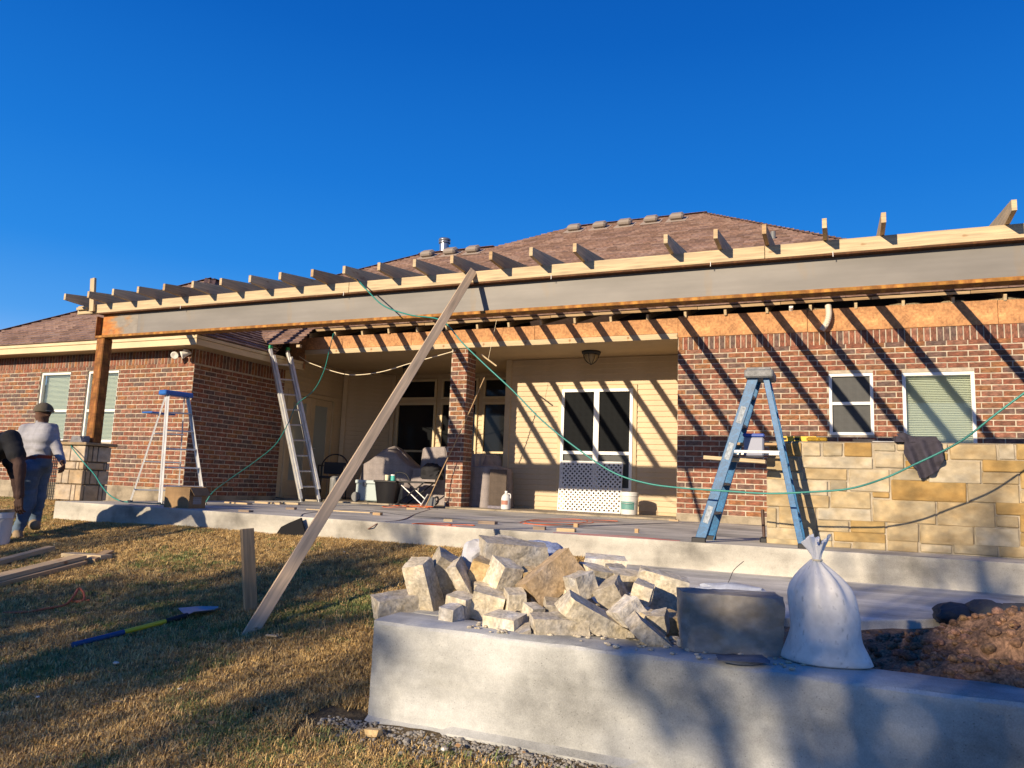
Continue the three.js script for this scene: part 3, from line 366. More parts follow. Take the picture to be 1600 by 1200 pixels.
// ================================================================ PATIO COVER FRAME: steel beam, post, header, rafters
const BZ = 4.40, RS = .125;                                        // beam line and rafter slope
{
  const pg = thing('patio_cover_frame', 'unfinished patio cover of a long rusty steel beam with pale rafters on its header', 'pergola');
  const xl = -7.46, xr = 6.6, yb = 2.306, yt = 2.672, zc = BZ - .085;   // flange 17 cm wide, its front edge at BZ
  part(pg, 'beam_web', box(xl + .731, xr, yb + .032, yt - .018, zc - .006, zc + .006), M.steel);
  part(pg, 'bottom_flange', cbox(xl, xr, yb, yb + .032, zc - .085, BZ, .003), M.rustOrange);
  part(pg, 'bottom_lip', cbox(xl + .06, xr, yb + .0325, yb + .05, zc + .0065, zc + .03, .004), M.rustOrange);
  part(pg, 'top_flange', cbox(xl, xr, yt - .018, yt, zc - .085, BZ, .003), M.rustDark);
  { const w = 256, h = 128, d = new Uint8Array(w * h * 4); for (let j = 0; j < h; j++) for (let i = 0; i < w; i++) { const u = i / w, v = j / h, k = Math.max(0, Math.min(1, (.62 - u) * 2.2 + (fbm(u, v, 4, 4, 5, 131) - .5) * 2.6)), g = fbm(u, v, 12, 12, 4, 132), o = (j * w + i) * 4, a = [146 + 30 * g, 138 + 30 * g, 128 + 28 * g], b = [190 + 60 * (g - .5), 118 + 60 * (g - .5), 48 + 40 * (g - .5)]; for (let c = 0; c < 3; c++) d[o + c] = a[c] * .87 + (b[c] - a[c] * .87) * k; d[o + 3] = 255; } const t = new THREE.DataTexture(d, w, h); t.magFilter = THREE.LinearFilter; t.colorSpace = THREE.SRGBColorSpace; t.needsUpdate = true; const g = new THREE.BoxGeometry(.70, yt - yb - .051, .0125).translate(xl + .38, (yb + yt + .014) / 2, zc + .0002); part(pg, 'rusty_web_end', g, new THREE.MeshStandardMaterial({ map: t, color: lin([.86, .86, .86]), roughness: .7 })); }
  part(pg, 'end_plate', cbox(xl - .012, xl, yb - .004, yt - .05, zc - .085, BZ + .002, .003), M.rust);
  for (const px of [283, 536, 860, 1110, 1303]) { const p = onZ(px, 470, BZ + .004); part(pg, 'clip', join([rod(V(p.x, yt - .035, BZ + .004), V(p.x, yt + .012, BZ + .004), .004, .004, 6)]), M.alu); }
  // post on the pier
  const q = onZ(153.5, 600, BZ - .06), px0 = q.x - .075;
  part(pg, 'steel_post', cbox(px0, px0 + .15, .80, yb - .003, zc - .075, zc + .075, .012), M.rust);
  // doubled header boards
  const hy0 = yt + .002, hy1 = 2.80; let hx = -7.85;
  part(pg, 'header_board', lumber(V(-7.9, (hy0 + hy1) / 2, BZ - .02), V(-3.1, (hy0 + hy1) / 2, BZ - .02), .038, hy1 - hy0), M.lumberPale);
  part(pg, 'header_board', lumber(V(-3.095, (hy0 + hy1) / 2, BZ - .019), V(1.7, (hy0 + hy1) / 2, BZ - .019), .038, hy1 - hy0), M.lumberPale);
  part(pg, 'header_board', lumber(V(1.705, (hy0 + hy1) / 2, BZ - .02), V(6.6, (hy0 + hy1) / 2, BZ - .02), .038, hy1 - hy0), M.lumberPale);
  part(pg, 'header_board', lumber(V(-7.7, (hy0 + hy1) / 2, BZ - .06), V(6.6, (hy0 + hy1) / 2, BZ - .06), .038, hy1 - hy0 - .004), M.lumber);
  // rafters: pixel of each tail end, measured in the photograph; every tail is cut to a taper
  const ends = [[101.9, 458], [138.4, 455.6], [176.9, 451.9], [215.9, 448], [256.6, 444.4], [301.25, 440], [345, 437], [390.5, 432.5], [437.5, 428.75], [487.75, 424], [537.5, 419.5], [591.9, 415], [647.5, 410], [705.9, 403.75], [766.6, 398.75], [829.6, 392], [897.9, 385], [1040, 371], [1118, 363.75], [1193.75, 355], [1288, 346], [1380.6, 336], [1584.5, 315.5]];
  ends.forEach(([px, py], i) => {
    const zt = BZ + .31 + (hash(i, 5, 1) - .5) * .015, x = onZ(px, py, zt).x, top = z => 2.802 + .14 + RS * (BZ - z), bot = z => top(z) - .14, zb = -.26;
    const s = new THREE.Shape([[-zt, top(zt)], [-zt, top(zt) - .09], [-(BZ + .02), bot(BZ + .02)], [-zb, bot(zb)], [-zb, top(zb)]].map(p => new THREE.Vector2(...p)));
    const g = new THREE.ExtrudeGeometry(s, { depth: .038, bevelEnabled: false }); g.rotateY(Math.PI / 2); g.translate(x - .019, 0, 0);
    part(pg, 'rafter', boxUV(g, hash(i, 1, 1) * 3, hash(i, 2, 1) * 3, 'z'), [M.lumberPale, M.lumber, M.lumberTan][[0, 1, 0, 1, 2][i % 5]]);
  });
  // upright scrap fixed at the end of the header
  const u0 = onZ(144, 487, BZ + .03), u1 = onZ(146, 435, BZ + .03); part(pg, 'upright_scrap', lumber(u0, u1, .089, .038, V(0, 0, 1)), M.lumberPale);
  const c0 = onZ(121, 483, BZ + .02); part(pg, 'nailer_block', cbox(c0.x, c0.x + .2, c0.y - .02, c0.y + .02, BZ - .0, BZ + .04), M.lumberPale);
}
{ // stone pier under the post
  const pier = thing('stone_pier', 'square stone clad pier with a flat cap under the rusty post', 'pier');
  const z1 = BZ + .17, a = onZ(88, 740, z1), b = onZ(129, 740, z1), zBack = onX(171, 740, b.x).z, x0 = a.x, x1 = b.x, zb = Math.max(zBack, z1 - .55), top = .80;
  part(pier, 'core', box(x0 + .03, x1 - .03, 0, top - .04, zb + .03, z1 - .03), mat([.30, .22, .14], .95, 'speck', .3, .003));
  const rows = [[.0, .22, [0, .62, .78, 1]], [.225, .42, [0, .22, .48, 1]], [.425, .53, [0, .7, .82, 1]], [.535, top - .045, [0, .45, 1]]]; const sm_ = [[.78, .60, .40], [.84, .67, .47], [.72, .53, .32]].map(c => mat(c, .9, 'stone', .5, .004)); let k = 0;
  const W = x1 - x0, D = z1 - zb;
  for (const [ya, yb2, cuts] of rows) for (let i = 0; i < cuts.length - 1; i++) { part(pier, 'stone', cbox(x0 + W * cuts[i] + .007, x0 + W * cuts[i + 1] - .007, ya + .007, yb2 - .007, z1 - .05, z1, .005), sm_[k++ % 3]); }
  const rows2 = [[.0, .22, [0, .62, .8, 1]], [.225, .42, [0, .2, .52, 1]], [.425, .53, [0, .74, .84, 1]], [.535, top - .045, [0, .2, .42, 1]]];
  for (const [ya, yb2, cuts] of rows2) for (let i = 0; i < cuts.length - 1; i++) { part(pier, 'stone', cbox(x1 - .05, x1, ya + .007, yb2 - .007, z1 - .051 - (D - .051) * cuts[i + 1] + .009, z1 - .051 - (D - .051) * cuts[i] - .007, .005), sm_[k++ % 3]); }
  part(pier, 'cap_stone', cbox(x0 - .05, x1 + .05, top - .04, top, zb - .05, z1 + .04, .008), mat([.60, .43, .24], .9, 'stone', .5, .004));
  const gl = solo('work_gloves', roughBlock(.22, .09, .14, 91, .02, .2).translate((x0 + x1) / 2 + .06, top + .035, z1 - .06), mat([.30, .29, .30], .9, 'cloth', .1, .002), 'crumpled grey rag lying on the cap of the stone pier', 'rag');
}
{ // props: diagonal brace, stake
  const a = onLawn(391, 990), b = onZ(736, 429, BZ + .06), d = b.clone().sub(a).normalize();
  solo('diagonal_brace', lumber(a.clone().addScaledVector(d, -.05), b.clone().addScaledVector(d, .08), .038, .089, new THREE.Vector3().crossVectors(V(.78, .38, .48), d)), mat([.86, .66, .44], .8, 'wood', 1.1, .0006), 'long diagonal timber brace propped between the lawn and the header', 'brace');
  const s = onLawn(395, 955), t = onZ(386, 826, s.z); solo('wooden_stake', lumber(s.clone().add(V(0, -.12, 0)), t, .089, .042, V(1, 0, .5)), M.lumberTan, 'upright timber stake driven into the lawn against the long brace', 'stake');
}
// ================================================================ STONE COUNTER
{
  const c = thing('stone_counter', 'long waist high counter clad in golden coursed limestone', 'counter');
  const zf = 4.45, x0 = onZ(1197, 770, zf).x, top = .925;
  part(c, 'block_core', box(x0 + .02, 6.5, .0, top - .005, 3.85, zf - .012), mat([.62, .53, .39], .95, 'speck', .4, .003));
  const R4 = [[8, 525, 108, 610], [112, 525, 210, 612], [215, 525, 330, 612], [340, 525, 468, 612], [475, 525, 652, 615], [660, 530, 797, 580], [803, 530, 1125, 580], [1135, 535, 1430, 632], [1438, 535, 1545, 635], [1552, 535, 1760, 635], [-10, 618, 198, 700], [205, 620, 655, 683], [665, 588, 850, 683], [857, 588, 1125, 633], [857, 640, 994, 690], [1000, 640, 1330, 778], [1340, 640, 1760, 708], [-10, 706, 222, 757], [230, 690, 498, 757], [505, 692, 760, 832], [768, 697, 994, 763], [1338, 715, 1570, 783], [1578, 715, 1790, 818], [-10, 765, 375, 850], [383, 765, 497, 828], [770, 771, 1240, 885], [1248, 790, 1570, 900], [1578, 826, 1790, 904], [-10, 857, 385, 925], [390, 835, 645, 935], [652, 838, 762, 870], [655, 878, 763, 884], [655, 892, 1050, 1022], [1058, 906, 1418, 1045], [1425, 910, 1790, 980], [-10, 932, 55, 1060], [65, 932, 300, 1060], [308, 942, 648, 1010], [1427, 988, 1568, 1055], [1576, 988, 1790, 1090], [308, 1016, 506, 1082], [513, 1020, 735, 1088], [744, 1032, 942, 1138], [950, 1052, 1285, 1160], [1292, 1064, 1572, 1172], [1580, 1098, 1790, 1180], [-10, 1068, 300, 1130], [308, 1090, 402, 1140], [410, 1096, 736, 1144], [-10, 1138, 402, 1175], [410, 1152, 522, 1186], [530, 1152, 738, 1192], [748, 1146, 942, 1205], [950, 1168, 1150, 1212], [1158, 1168, 1440, 1222], [1448, 1180, 1790, 1240]];
  const cols = [[.76, .58, .32], [.72, .47, .17], [.82, .68, .45], [.66, .54, .34], [.80, .61, .33], [.66, .41, .13]].map(k => mat(k, .9, 'stone', .45, .006));
  R4.forEach(([a, b, d, e], i) => { if (e - b < 8) return; const p = onZ(1200 + a / 4, 560 + e / 4, zf), q = onZ(1200 + d / 4, 560 + b / 4, zf); const xa = Math.max(p.x, x0 + .0) + .004, xb = q.x - .004, ya = Math.max(.004, p.y + .003), yb = Math.min(top, q.y - .003); if (xb - xa < .03 || yb - ya < .015) return; const g = RNG(i + 5); part(c, 'stone', chamfer(xb - xa, yb - ya, .06, .007, g() * 4, g() * 4, 'x', .003, g).translate((xa + xb) / 2, (ya + yb) / 2, zf - .03 + .009 * g()), cols[[0, 1, 2, 4, 3, 0, 2, 5][Math.floor(g() * 8)]]); });
  part(c, 'counter_bed', cbox(x0 + .03, 6.5, top - .004, top + .006, 3.83, zf - .03, .002), mat([.30, .25, .19], .95, 'speck', .4, .003));
}
{ // cloth hanging over the counter edge
  const pts = [[1400, 678], [1412, 676], [1428, 683], [1448, 690], [1470, 690], [1472, 702], [1474, 718], [1466, 735], [1445, 747], [1436, 747], [1432, 735], [1420, 722], [1412, 708], [1413, 690]];
  const P = pts.map(p => onZ(p[0], p[1], 4.49)); const s = new THREE.Shape(P.map(p => new THREE.Vector2(p.x, p.y))); const tri = new THREE.ShapeGeometry(s); let n = 34, pos = [], idx = [], ids = {}; const bb = new THREE.Box2().setFromPoints(P.map(p => new THREE.Vector2(p.x, p.y)));
  const inside = (x, y) => { let k = false; for (let i = 0, j = P.length - 1; i < P.length; j = i++) if ((P[i].y > y) !== (P[j].y > y) && x < (P[j].x - P[i].x) * (y - P[i].y) / (P[j].y - P[i].y) + P[i].x) k = !k; return k; };
  const g = new THREE.ExtrudeGeometry(s, { depth: .012, bevelEnabled: true, bevelSize: .008, bevelThickness: .01, bevelSegments: 2 }); 
  const g2 = []; const NX = 90, NY = 90, W = bb.max.x - bb.min.x, H = bb.max.y - bb.min.y; const zz = (x, y) => 4.485 + .03 * Math.sin(x * 55 + y * 16) * (.4 + .6 * (bb.max.y - y) / H) + .018 * n3(x * 22, y * 22, 0, 4) + .03;
  for (let i = 0; i < NX; i++) for (let j = 0; j < NY; j++) { const xa = bb.min.x + W * i / NX, xb = bb.min.x + W * (i + 1) / NX, ya = bb.min.y + H * j / NY, yb = bb.min.y + H * (j + 1) / NY; if (!inside((xa + xb) / 2, (ya + yb) / 2)) continue; for (const off of [0, -.022]) { const q = [[xa, ya], [xb, ya], [xb, yb], [xa, yb]].map(([x, y]) => [x, y, zz(x, y) + off]); const t = off ? [0, 2, 1, 0, 3, 2] : [0, 1, 2, 0, 2, 3]; for (const k of t) pos.push(...q[k]); } }
  let gg = new THREE.BufferGeometry(); gg.setAttribute('position', new THREE.Float32BufferAttribute(pos, 3)); gg = mergeVertices(gg, 1e-4); gg.computeVertexNormals(); 
  const top = roughBlock(.34, .05, .2, 71, .014, .1).translate(P[1].x + .1, .952, 4.40);
  solo('work_jacket', join([boxUV(gg), top]), new THREE.MeshStandardMaterial({ ...{ color: M.rag.color, roughness: .95, map: M.rag.map, side: THREE.DoubleSide } }), 'dark slate work jacket draped over the front edge of the stone counter', 'jacket');
}
{ // small things lying on the counter
  const y = .932, at = (px, z = 4.3) => onZ(px, 688, z).x;
  const lv = thing('spirit_level', 'yellow spirit level lying on the end of the stone counter', 'level'); lv.position.set(at(1245), y, 4.33); part(lv, 'level_body', cbox(-.17, .17, 0, .05, -.012, .012, .003), mat([.75, .45, .02], .5)); for (const x of [-.11, 0, .11]) part(lv, 'vial_window', cbox(x - .025, x + .025, .014, .036, -.014, .014, .002), M.black);
  solo('yellow_sponge', cbox(-.085, .085, 0, .042, -.05, .05, .012).translate(at(1277), y, 4.32), mat([.72, .42, .03], .95, 'grit', .1, .003), 'yellow grout sponge lying on the stone counter below the small window', 'sponge');
  const tr = thing('brick_trowel', 'dark trowel lying flat on the counter under the small window', 'trowel'); tr.position.set(at(1382), y + .008, 4.31); part(tr, 'blade', chamfer(.2, .008, .1, .003), M.alu); part(tr, 'handle', rod(V(.1, .012, 0), V(.24, .02, .02), .016, .013), M.black);
  solo('folded_rag', roughBlock(.2, .035, .13, 77, .01, .15).translate(at(1352), y + .012, 4.3), mat([.09, .08, .085], .95, 'cloth', .1, .002), 'small dark folded rag beside the trowel on the counter', 'rag');
}
// ================================================================ LADDERS
{ // blue stepladder
  const L = thing('blue_stepladder', 'blue fibreglass stepladder standing open before the stone counter', 'ladder');
  const fl = V(1.19, 0, 4.95), fl2 = V(1.21, 0, 4.5), fr = V(2.03, 0, 4.93), fr2 = V(2.03, 0, 4.55), tl = V(1.645, 1.46, 4.87), tl2 = V(1.645, 1.46, 4.62), tr = V(1.745, 1.46, 4.86), tr2 = V(1.745, 1.46, 4.63);
  const rail = (a, b, w, t, flip) => { const d = b.clone().sub(a).normalize(), zv = V(0, 0, 1), s = new THREE.Vector3().crossVectors(d, zv).normalize(); return join([lumber(a, b, w, t, zv, .003), lumber(a.clone().addScaledVector(s, w / 2 - .006).addScaledVector(zv, flip * .014), b.clone().addScaledVector(s, w / 2 - .006).addScaledVector(zv, flip * .014), .010, .03, zv, .002), lumber(a.clone().addScaledVector(s, -w / 2 + .006).addScaledVector(zv, flip * .014), b.clone().addScaledVector(s, -w / 2 + .006).addScaledVector(zv, flip * .014), .010, .03, zv, .002)]); };
  part(L, 'front_rail', rail(fl, tl, .085, .008, -1), M.blue); part(L, 'front_rail', rail(fl2, tl2, .085, .008, 1), M.blue);
  part(L, 'rear_rail', rail(fr, tr, .05, .008, -1), M.blue); part(L, 'rear_rail', rail(fr2, tr2, .05, .008, 1), M.blue);
  part(L, 'top_cap', join([chamfer(.24, .075, .36, .012).translate(1.69, 1.485, 4.745), chamfer(.2, .02, .32, .004).translate(1.69, 1.53, 4.745)]), M.grayPlastic);
  for (let i = 1; i <= 5; i++) { const t = i * .178, a = fl.clone().lerp(tl, t), b = fl2.clone().lerp(tl2, t); part(L, 'step', lumber(a.add(V(0, 0, -.01)), b.add(V(0, 0, .01)), .078, .022, V(0, 1, 0)), mat([.42, .40, .36], .5, 'mill', .3, 0, { metalness: .4 })); }
  for (let i = 0; i < 4; i++) { const t = .2 + i * .2, a = fr.clone().lerp(tr, t), b = fr2.clone().lerp(tr2, t); part(L, 'rear_brace', lumber(a, b, .025, .02), M.alu); }
  part(L, 'spreader', lumber(fl.clone().lerp(tl, .55), fr.clone().lerp(tr, .55), .006, .025), M.alu); part(L, 'spreader', lumber(fl2.clone().lerp(tl2, .55), fr2.clone().lerp(tr2, .55), .006, .025), M.alu);
  for (const [p, w] of [[fl, .12], [fl2, .12], [fr, .07], [fr2, .07]]) part(L, 'foot', chamfer(w, .05, .035, .006).translate(p.x, .025, p.z), M.black);
  for (const t of [.12, .5, .72]) { const a = fl.clone().lerp(tl, t), b = fl.clone().lerp(tl, t + .1); part(L, 'worn_label', lumber(a.add(V(0, 0, .0055)), b.add(V(0, 0, .0055)), .045, .001, V(0, 0, 1), .0003), mat([.55, .62, .68], .7, 'blotch', .06)); }
  const pl0 = onZ(1101, 715, 4.72), pl1 = onZ(1197, 722, 4.72); solo('ladder_plank', lumber(pl0, pl1, .14, .032), M.lumberPale, 'short pale plank laid across a step of the blue ladder', 'plank');
  const p20 = onZ(1141, 694, 4.6), p21 = onZ(1222, 695, 4.6); solo('ladder_board', lumber(p20, p21, .16, .022), M.lumberTan, 'weathered board resting on the upper spreader of the blue ladder', 'plank');
  const bn = thing('blue_bin', 'small clear plastic bin with blue lid set on the ladder plank', 'bin'); const c = onZ(1178, 715, 4.68); bn.position.set(c.x, c.y + .012, c.z - .03); part(bn, 'tub', chamfer(.17, .17, .12, .012).translate(0, .085, 0), mat([.26, .28, .36], .5)); part(bn, 'lid', chamfer(.185, .03, .135, .008).translate(0, .186, 0), mat([.02, .07, .35], .4));
}
{ // small aluminium stepladder with a blue top
  const L = thing('aluminium_stepladder', 'small aluminium stepladder with blue cap standing by the wing corner', 'ladder');
  const A = onY(267, 783, 0), Ax = V(-5.93, 0, 4.15), f1 = V(-5.97, 0, 4.3), f2 = onY(319, 790, 0), t1 = onZ(262, 617, 4.12), t2 = onZ(293, 619, 3.82), b1 = onY(203, 785.5, 0), b2 = V(b1.x + .35, 0, b1.z - .5);
  const ch = (a, b, w, d) => join([lumber(a, b, w, .006, V(-.25, 0, .95)), lumber(a, b, .006, d, V(-.25, 0, .95))]);
  part(L, 'front_rail', ch(f1, t1, .105, .03), M.alu); part(L, 'front_rail', ch(f2, t2, .095, .03), M.alu);
  part(L, 'rear_rail', ch(b1, t1.clone().add(V(-.06, -.02, -.02)), .045, .02), M.alu); part(L, 'rear_rail', ch(b2, t2.clone().add(V(-.08, -.02, -.02)), .03, .02), M.alu);
  const cc = t1.clone().add(t2).multiplyScalar(.5), dd = t2.clone().sub(t1), ry = -Math.atan2(dd.z, dd.x); part(L, 'top_cap', chamfer(.44, .07, .17, .014).rotateY(ry).translate(cc.x - .03, cc.y + .02, cc.z), M.blueCap);
  for (let i = 1; i <= 5; i++) { const t = i / 6; part(L, 'step', lumber(f1.clone().lerp(t1, t), f2.clone().lerp(t2, t), .075, .02), M.alu); }
  for (let i = 0; i < 3; i++) { const t = .12 + i * .26; part(L, 'rear_brace', lumber(b1.clone().lerp(t1, t), b2.clone().lerp(t2, t), .018, .02), M.alu); }
  part(L, 'paint_shelf', chamfer(.36, .022, .24, .006).rotateY(ry).translate(cc.x - .26, cc.y - .26, cc.z + .06), M.blueCap); part(L, 'knee_brace', rod(f2.clone().lerp(t2, .03), f1.clone().lerp(t1, .16).lerp(f2.clone().lerp(t2, .16), .7), .008), M.alu);
  for (const p of [f1, f2, b1, b2]) part(L, 'foot', chamfer(.06, .035, .05, .006).translate(p.x, .018, p.z), M.black);
}
{ // extension ladder against the wing eave
  const L = thing('extension_ladder', 'aluminium extension ladder leaning on the wing eave inside the porch corner', 'ladder');
  const a = onZ(471, 787, .62), b = onZ(499, 785, .30), ta = onX(422, 545, -7.26), tb = onX(449, 548, -7.26); a.y = .0; b.y = .0;
  const rl = (p, q) => { const d = q.clone().sub(p).normalize(); const o = V(.05, .015, 0); return [lumber(p, q, .05, .08, V(.5, 0, .3)), lumber(p.clone().lerp(q, .08).add(o), q.clone().lerp(p, .05).add(o), .044, .07, V(.5, 0, .3))]; };
  rl(a, ta).forEach(g => part(L, 'rail', g, M.alu)); rl(b, tb).forEach(g => part(L, 'rail', g, M.alu));
  for (let i = 1; i <= 9; i++) { const t = i / 10; part(L, 'rung', rod(a.clone().lerp(ta, t), b.clone().lerp(tb, t), .017), M.alu); }
  for (const p of [ta, tb]) part(L, 'end_cap', chamfer(.045, .07, .085, .01).translate(p.x + .012, p.y + .03, p.z), M.green);
  for (const p of [a, b]) part(L, 'foot', chamfer(.09, .05, .07, .008).translate(p.x + .01, .04, p.z), M.black);
}

// ================================================================ THE HEAP OF STONES ON THE RETAINING WALL
const rockMats = [[.76, .68, .53], [.67, .60, .48], [.84, .76, .60], [.53, .48, .40], [.70, .52, .28], [.90, .83, .70], [.54, .40, .25]].map(c => mat(c, .95, 'split', .3, .010));
{
  // cx, cy: pixel of the middle; w, h: pixels along and across; a: turn in the picture plane (degrees clockwise); depth in metres; z where it stands; yaw; material
  const rocks = [
    [618, 946, 66, 33, -2, .16, 8.2, 25, 1], [663, 921, 36, 92, -14, .13, 8.13, -20, 0], [690, 897, 44, 62, 32, .14, 8.0, 15, 3], [722, 904, 17, 56, -28, .15, 8.05, -10, 1], [754, 895, 34, 38, 18, .14, 7.95, -15, 4],
    [803, 867, 100, 40, 8, .18, 7.72, 12, 3], [789, 851, 40, 20, 6, .14, 7.55, -20, 0], [783, 905, 35, 54, 20, .15, 8.0, 30, 2], [827, 907, 30, 36, -4, .14, 7.9, 20, 4], [862, 903, 92, 46, -36, .16, 7.98, 20, 6],
    [722, 949, 38, 40, 3, .13, 8.22, -30, 2], [705, 962, 27, 31, 0, .10, 8.36, -30, 5], [763, 944, 50, 42, 12, .15, 8.15, -5, 2], [790, 973, 56, 24, -1, .12, 8.38, -32, 2], [805, 942, 29, 37, 2, .13, 8.14, 10, 0],
    [833, 959, 25, 27, 10, .1, 8.22, 30, 2], [874, 980, 84, 37, 2, .13, 8.36, 8, 1], [813, 989, 34, 13, -22, .12, 8.43, 0, 3], [933, 970, 122, 31, 33, .13, 8.27, 10, 0], [908, 914, 35, 36, -12, .12, 8.08, 32, 1],
    [930, 902, 40, 32, 12, .14, 7.88, 25, 0], [957, 931, 40, 46, -28, .13, 8.03, -20, 3], [975, 906, 46, 24, 10, .14, 7.8, 10, 2], [978, 955, 44, 27, -34, .12, 8.22, 25, 5], [1003, 930, 29, 40, 15, .13, 8.08, -20, 0],
    [1012, 990, 66, 24, 40, .12, 8.37, 8, 1], [1008, 966, 28, 24, 6, .11, 8.2, 20, 0], [1030, 973, 26, 32, -12, .1, 8.22, -20, 3], [1031, 923, 82, 54, 14, .12, 7.8, -12, 2], [1047, 975, 34, 34, 8, .12, 8.12, 15, 4],
    [945, 882, 64, 24, 3, .15, 7.45, -10, 5], [963, 892, 24, 15, 0, .1, 7.7, 10, 3], [868, 955, 40, 30, 10, .16, 8.1, 0, 3], [900, 945, 46, 30, 20, .16, 8.0, 15, 0], [760, 920, 40, 24, 0, .14, 8.0, 0, 0], [845, 935, 40, 26, 5, .14, 8.0, 10, 1], [950, 965, 40, 30, 10, .14, 8.05, 0, 1],
  ];
  const special = { 0: 'rectangular grey block standing apart at the end of the stone heap', 1: 'tall leaning slab with a rust coloured stain in the stone heap', 5: 'big rough grey stone lying across the top of the heap', 9: 'big brown slab standing tilted in the middle of the heap', 16: 'flat faced tan block on the wall edge below the brown slab', 17: 'thin slate coloured flake lying on the edge of the wall', 18: 'long coarse stone bar sloping down the front of the heap', 25: 'narrow smooth stone bar sloping beside the long coarse one', 28: 'broad pale sunlit slab behind the heap beside the big block', 30: 'whitish slab lying behind the heap', 2: 'dark topped slab leaning behind the stained slab', 3: 'thin narrow slab standing on edge beside the leaning slabs', 4: 'honey brown chunk below the big rough grey stone', 6: 'small pale stone capping the big rough grey stone', 7: 'upright cream block leaning on the brown tilted slab', 8: 'golden chunk wedged against the brown tilted slab', 10: 'cream block behind the smallest pale cube', 11: 'smallest pale cube on the wall edge', 12: 'broad cream block in the middle of the heap front', 13: 'low pale brick shaped stone lying on the wall edge', 14: 'squarish block under the brown tilted slab', 15: 'crumbly chunk squeezed under the foot of the brown slab', 19: 'grey cut block resting right against the brown slab', 20: 'tan chunk behind the grey cut block', 21: 'grey smooth faced stone turned on its corner', 22: 'flat pale stone lying behind the stone turned on its corner', 23: 'bright pale block tilted above the long coarse bar', 24: 'rounded coarse chunk beside the broad sunlit slab', 26: 'small tan chunk above the narrow smooth bar', 27: 'small dark shadowed chunk above the narrow smooth bar', 29: 'ochre chunk touching the large squared block', 31: 'small rough cobble between the pale slabs behind the heap' };
  rocks.forEach(([cx, cy, w, h, a, d, z, yaw, m], i) => {
    const c = onZ(cx, cy, z), s = c.clone().sub(CAM).dot(FWD) / FOCAL; const g = roughBlock(w * s, h * s, d, 300 + i, [.007, .009, .006, .013, .009, .006, .009][m], .05);
    const q = new THREE.Quaternion().setFromRotationMatrix(new THREE.Matrix4().makeBasis(RIGHT, UP, FWD.clone().negate())).multiply(new THREE.Quaternion().setFromAxisAngle(V(0, 0, 1), -a * Math.PI / 180)).multiply(new THREE.Quaternion().setFromAxisAngle(V(0, 1, 0), yaw * Math.PI / 180));
    const n = w * h > 2200 ? 'stone_block' : 'limestone_chunk', o = solo(n, g, rockMats[m], special[i] || 'stone half buried inside the heap on the concrete wall', 'stone', 'stones heaped on the retaining wall'); o.position.copy(c); o.quaternion.copy(q);
  });
  const c = onZ(1140, 978, 8.28), s = c.clone().sub(CAM).dot(FWD) / FOCAL; const bg = roughBlock(150 * s, 86 * s, .2, 411, .007, .02); const b = solo('stone_block', bg, mat([.58, .52, .43], .92, 'stone', .3, .012), 'large squared quarry block with a rough face beside the white sack', 'stone', 'stones heaped on the retaining wall'); b.position.copy(c); b.position.y = -.232 + 43 * s; b.rotation.y = .33;
  for (let i = 0; i < 26; i++) { } 
  const l = []; for (let i = 0; i < 170; i++) { const x = R(.75, 2.2), z = R(8.2, 8.53), sz = R(.003, .014) * (rnd() < .1 ? 2 : 1); l.push(boxUV(new THREE.IcosahedronGeometry(sz, 0).scale(1.3, .6, 1).rotateY(R(0, 6)).translate(x, -.231 + sz * .3, z))); } for (let i = 0; i < 46; i++) { const x = R(.75, 1.85), z = R(7.75, 8.36), sz = R(.018, .05); l.push(roughBlock(sz * R(1, 2), sz, sz * 1.2, 900 + i, .005, .2).rotateY(R(0, 6)).rotateX(R(-.5, .5)).translate(x, -.225 + sz * .4 + Math.max(0, 8.3 - z) * .1 * rnd(), z)); } stuff(solo('stone_chips', join(l), rockMats[0], 'fine chips and crumbs of stone on the wall top', 'chips'));
  const sl = solo('stone_flake', roughBlock(.16, .02, .09, 420, .006, .25).rotateY(.3).translate(onY(1165, 1031, -.22).x, -.222, onY(1165, 1031, -.22).z), mat([.22, .24, .28], .9, 'stone', .3, .004), 'thin blue grey flake lying before the large squared block', 'stone');
}
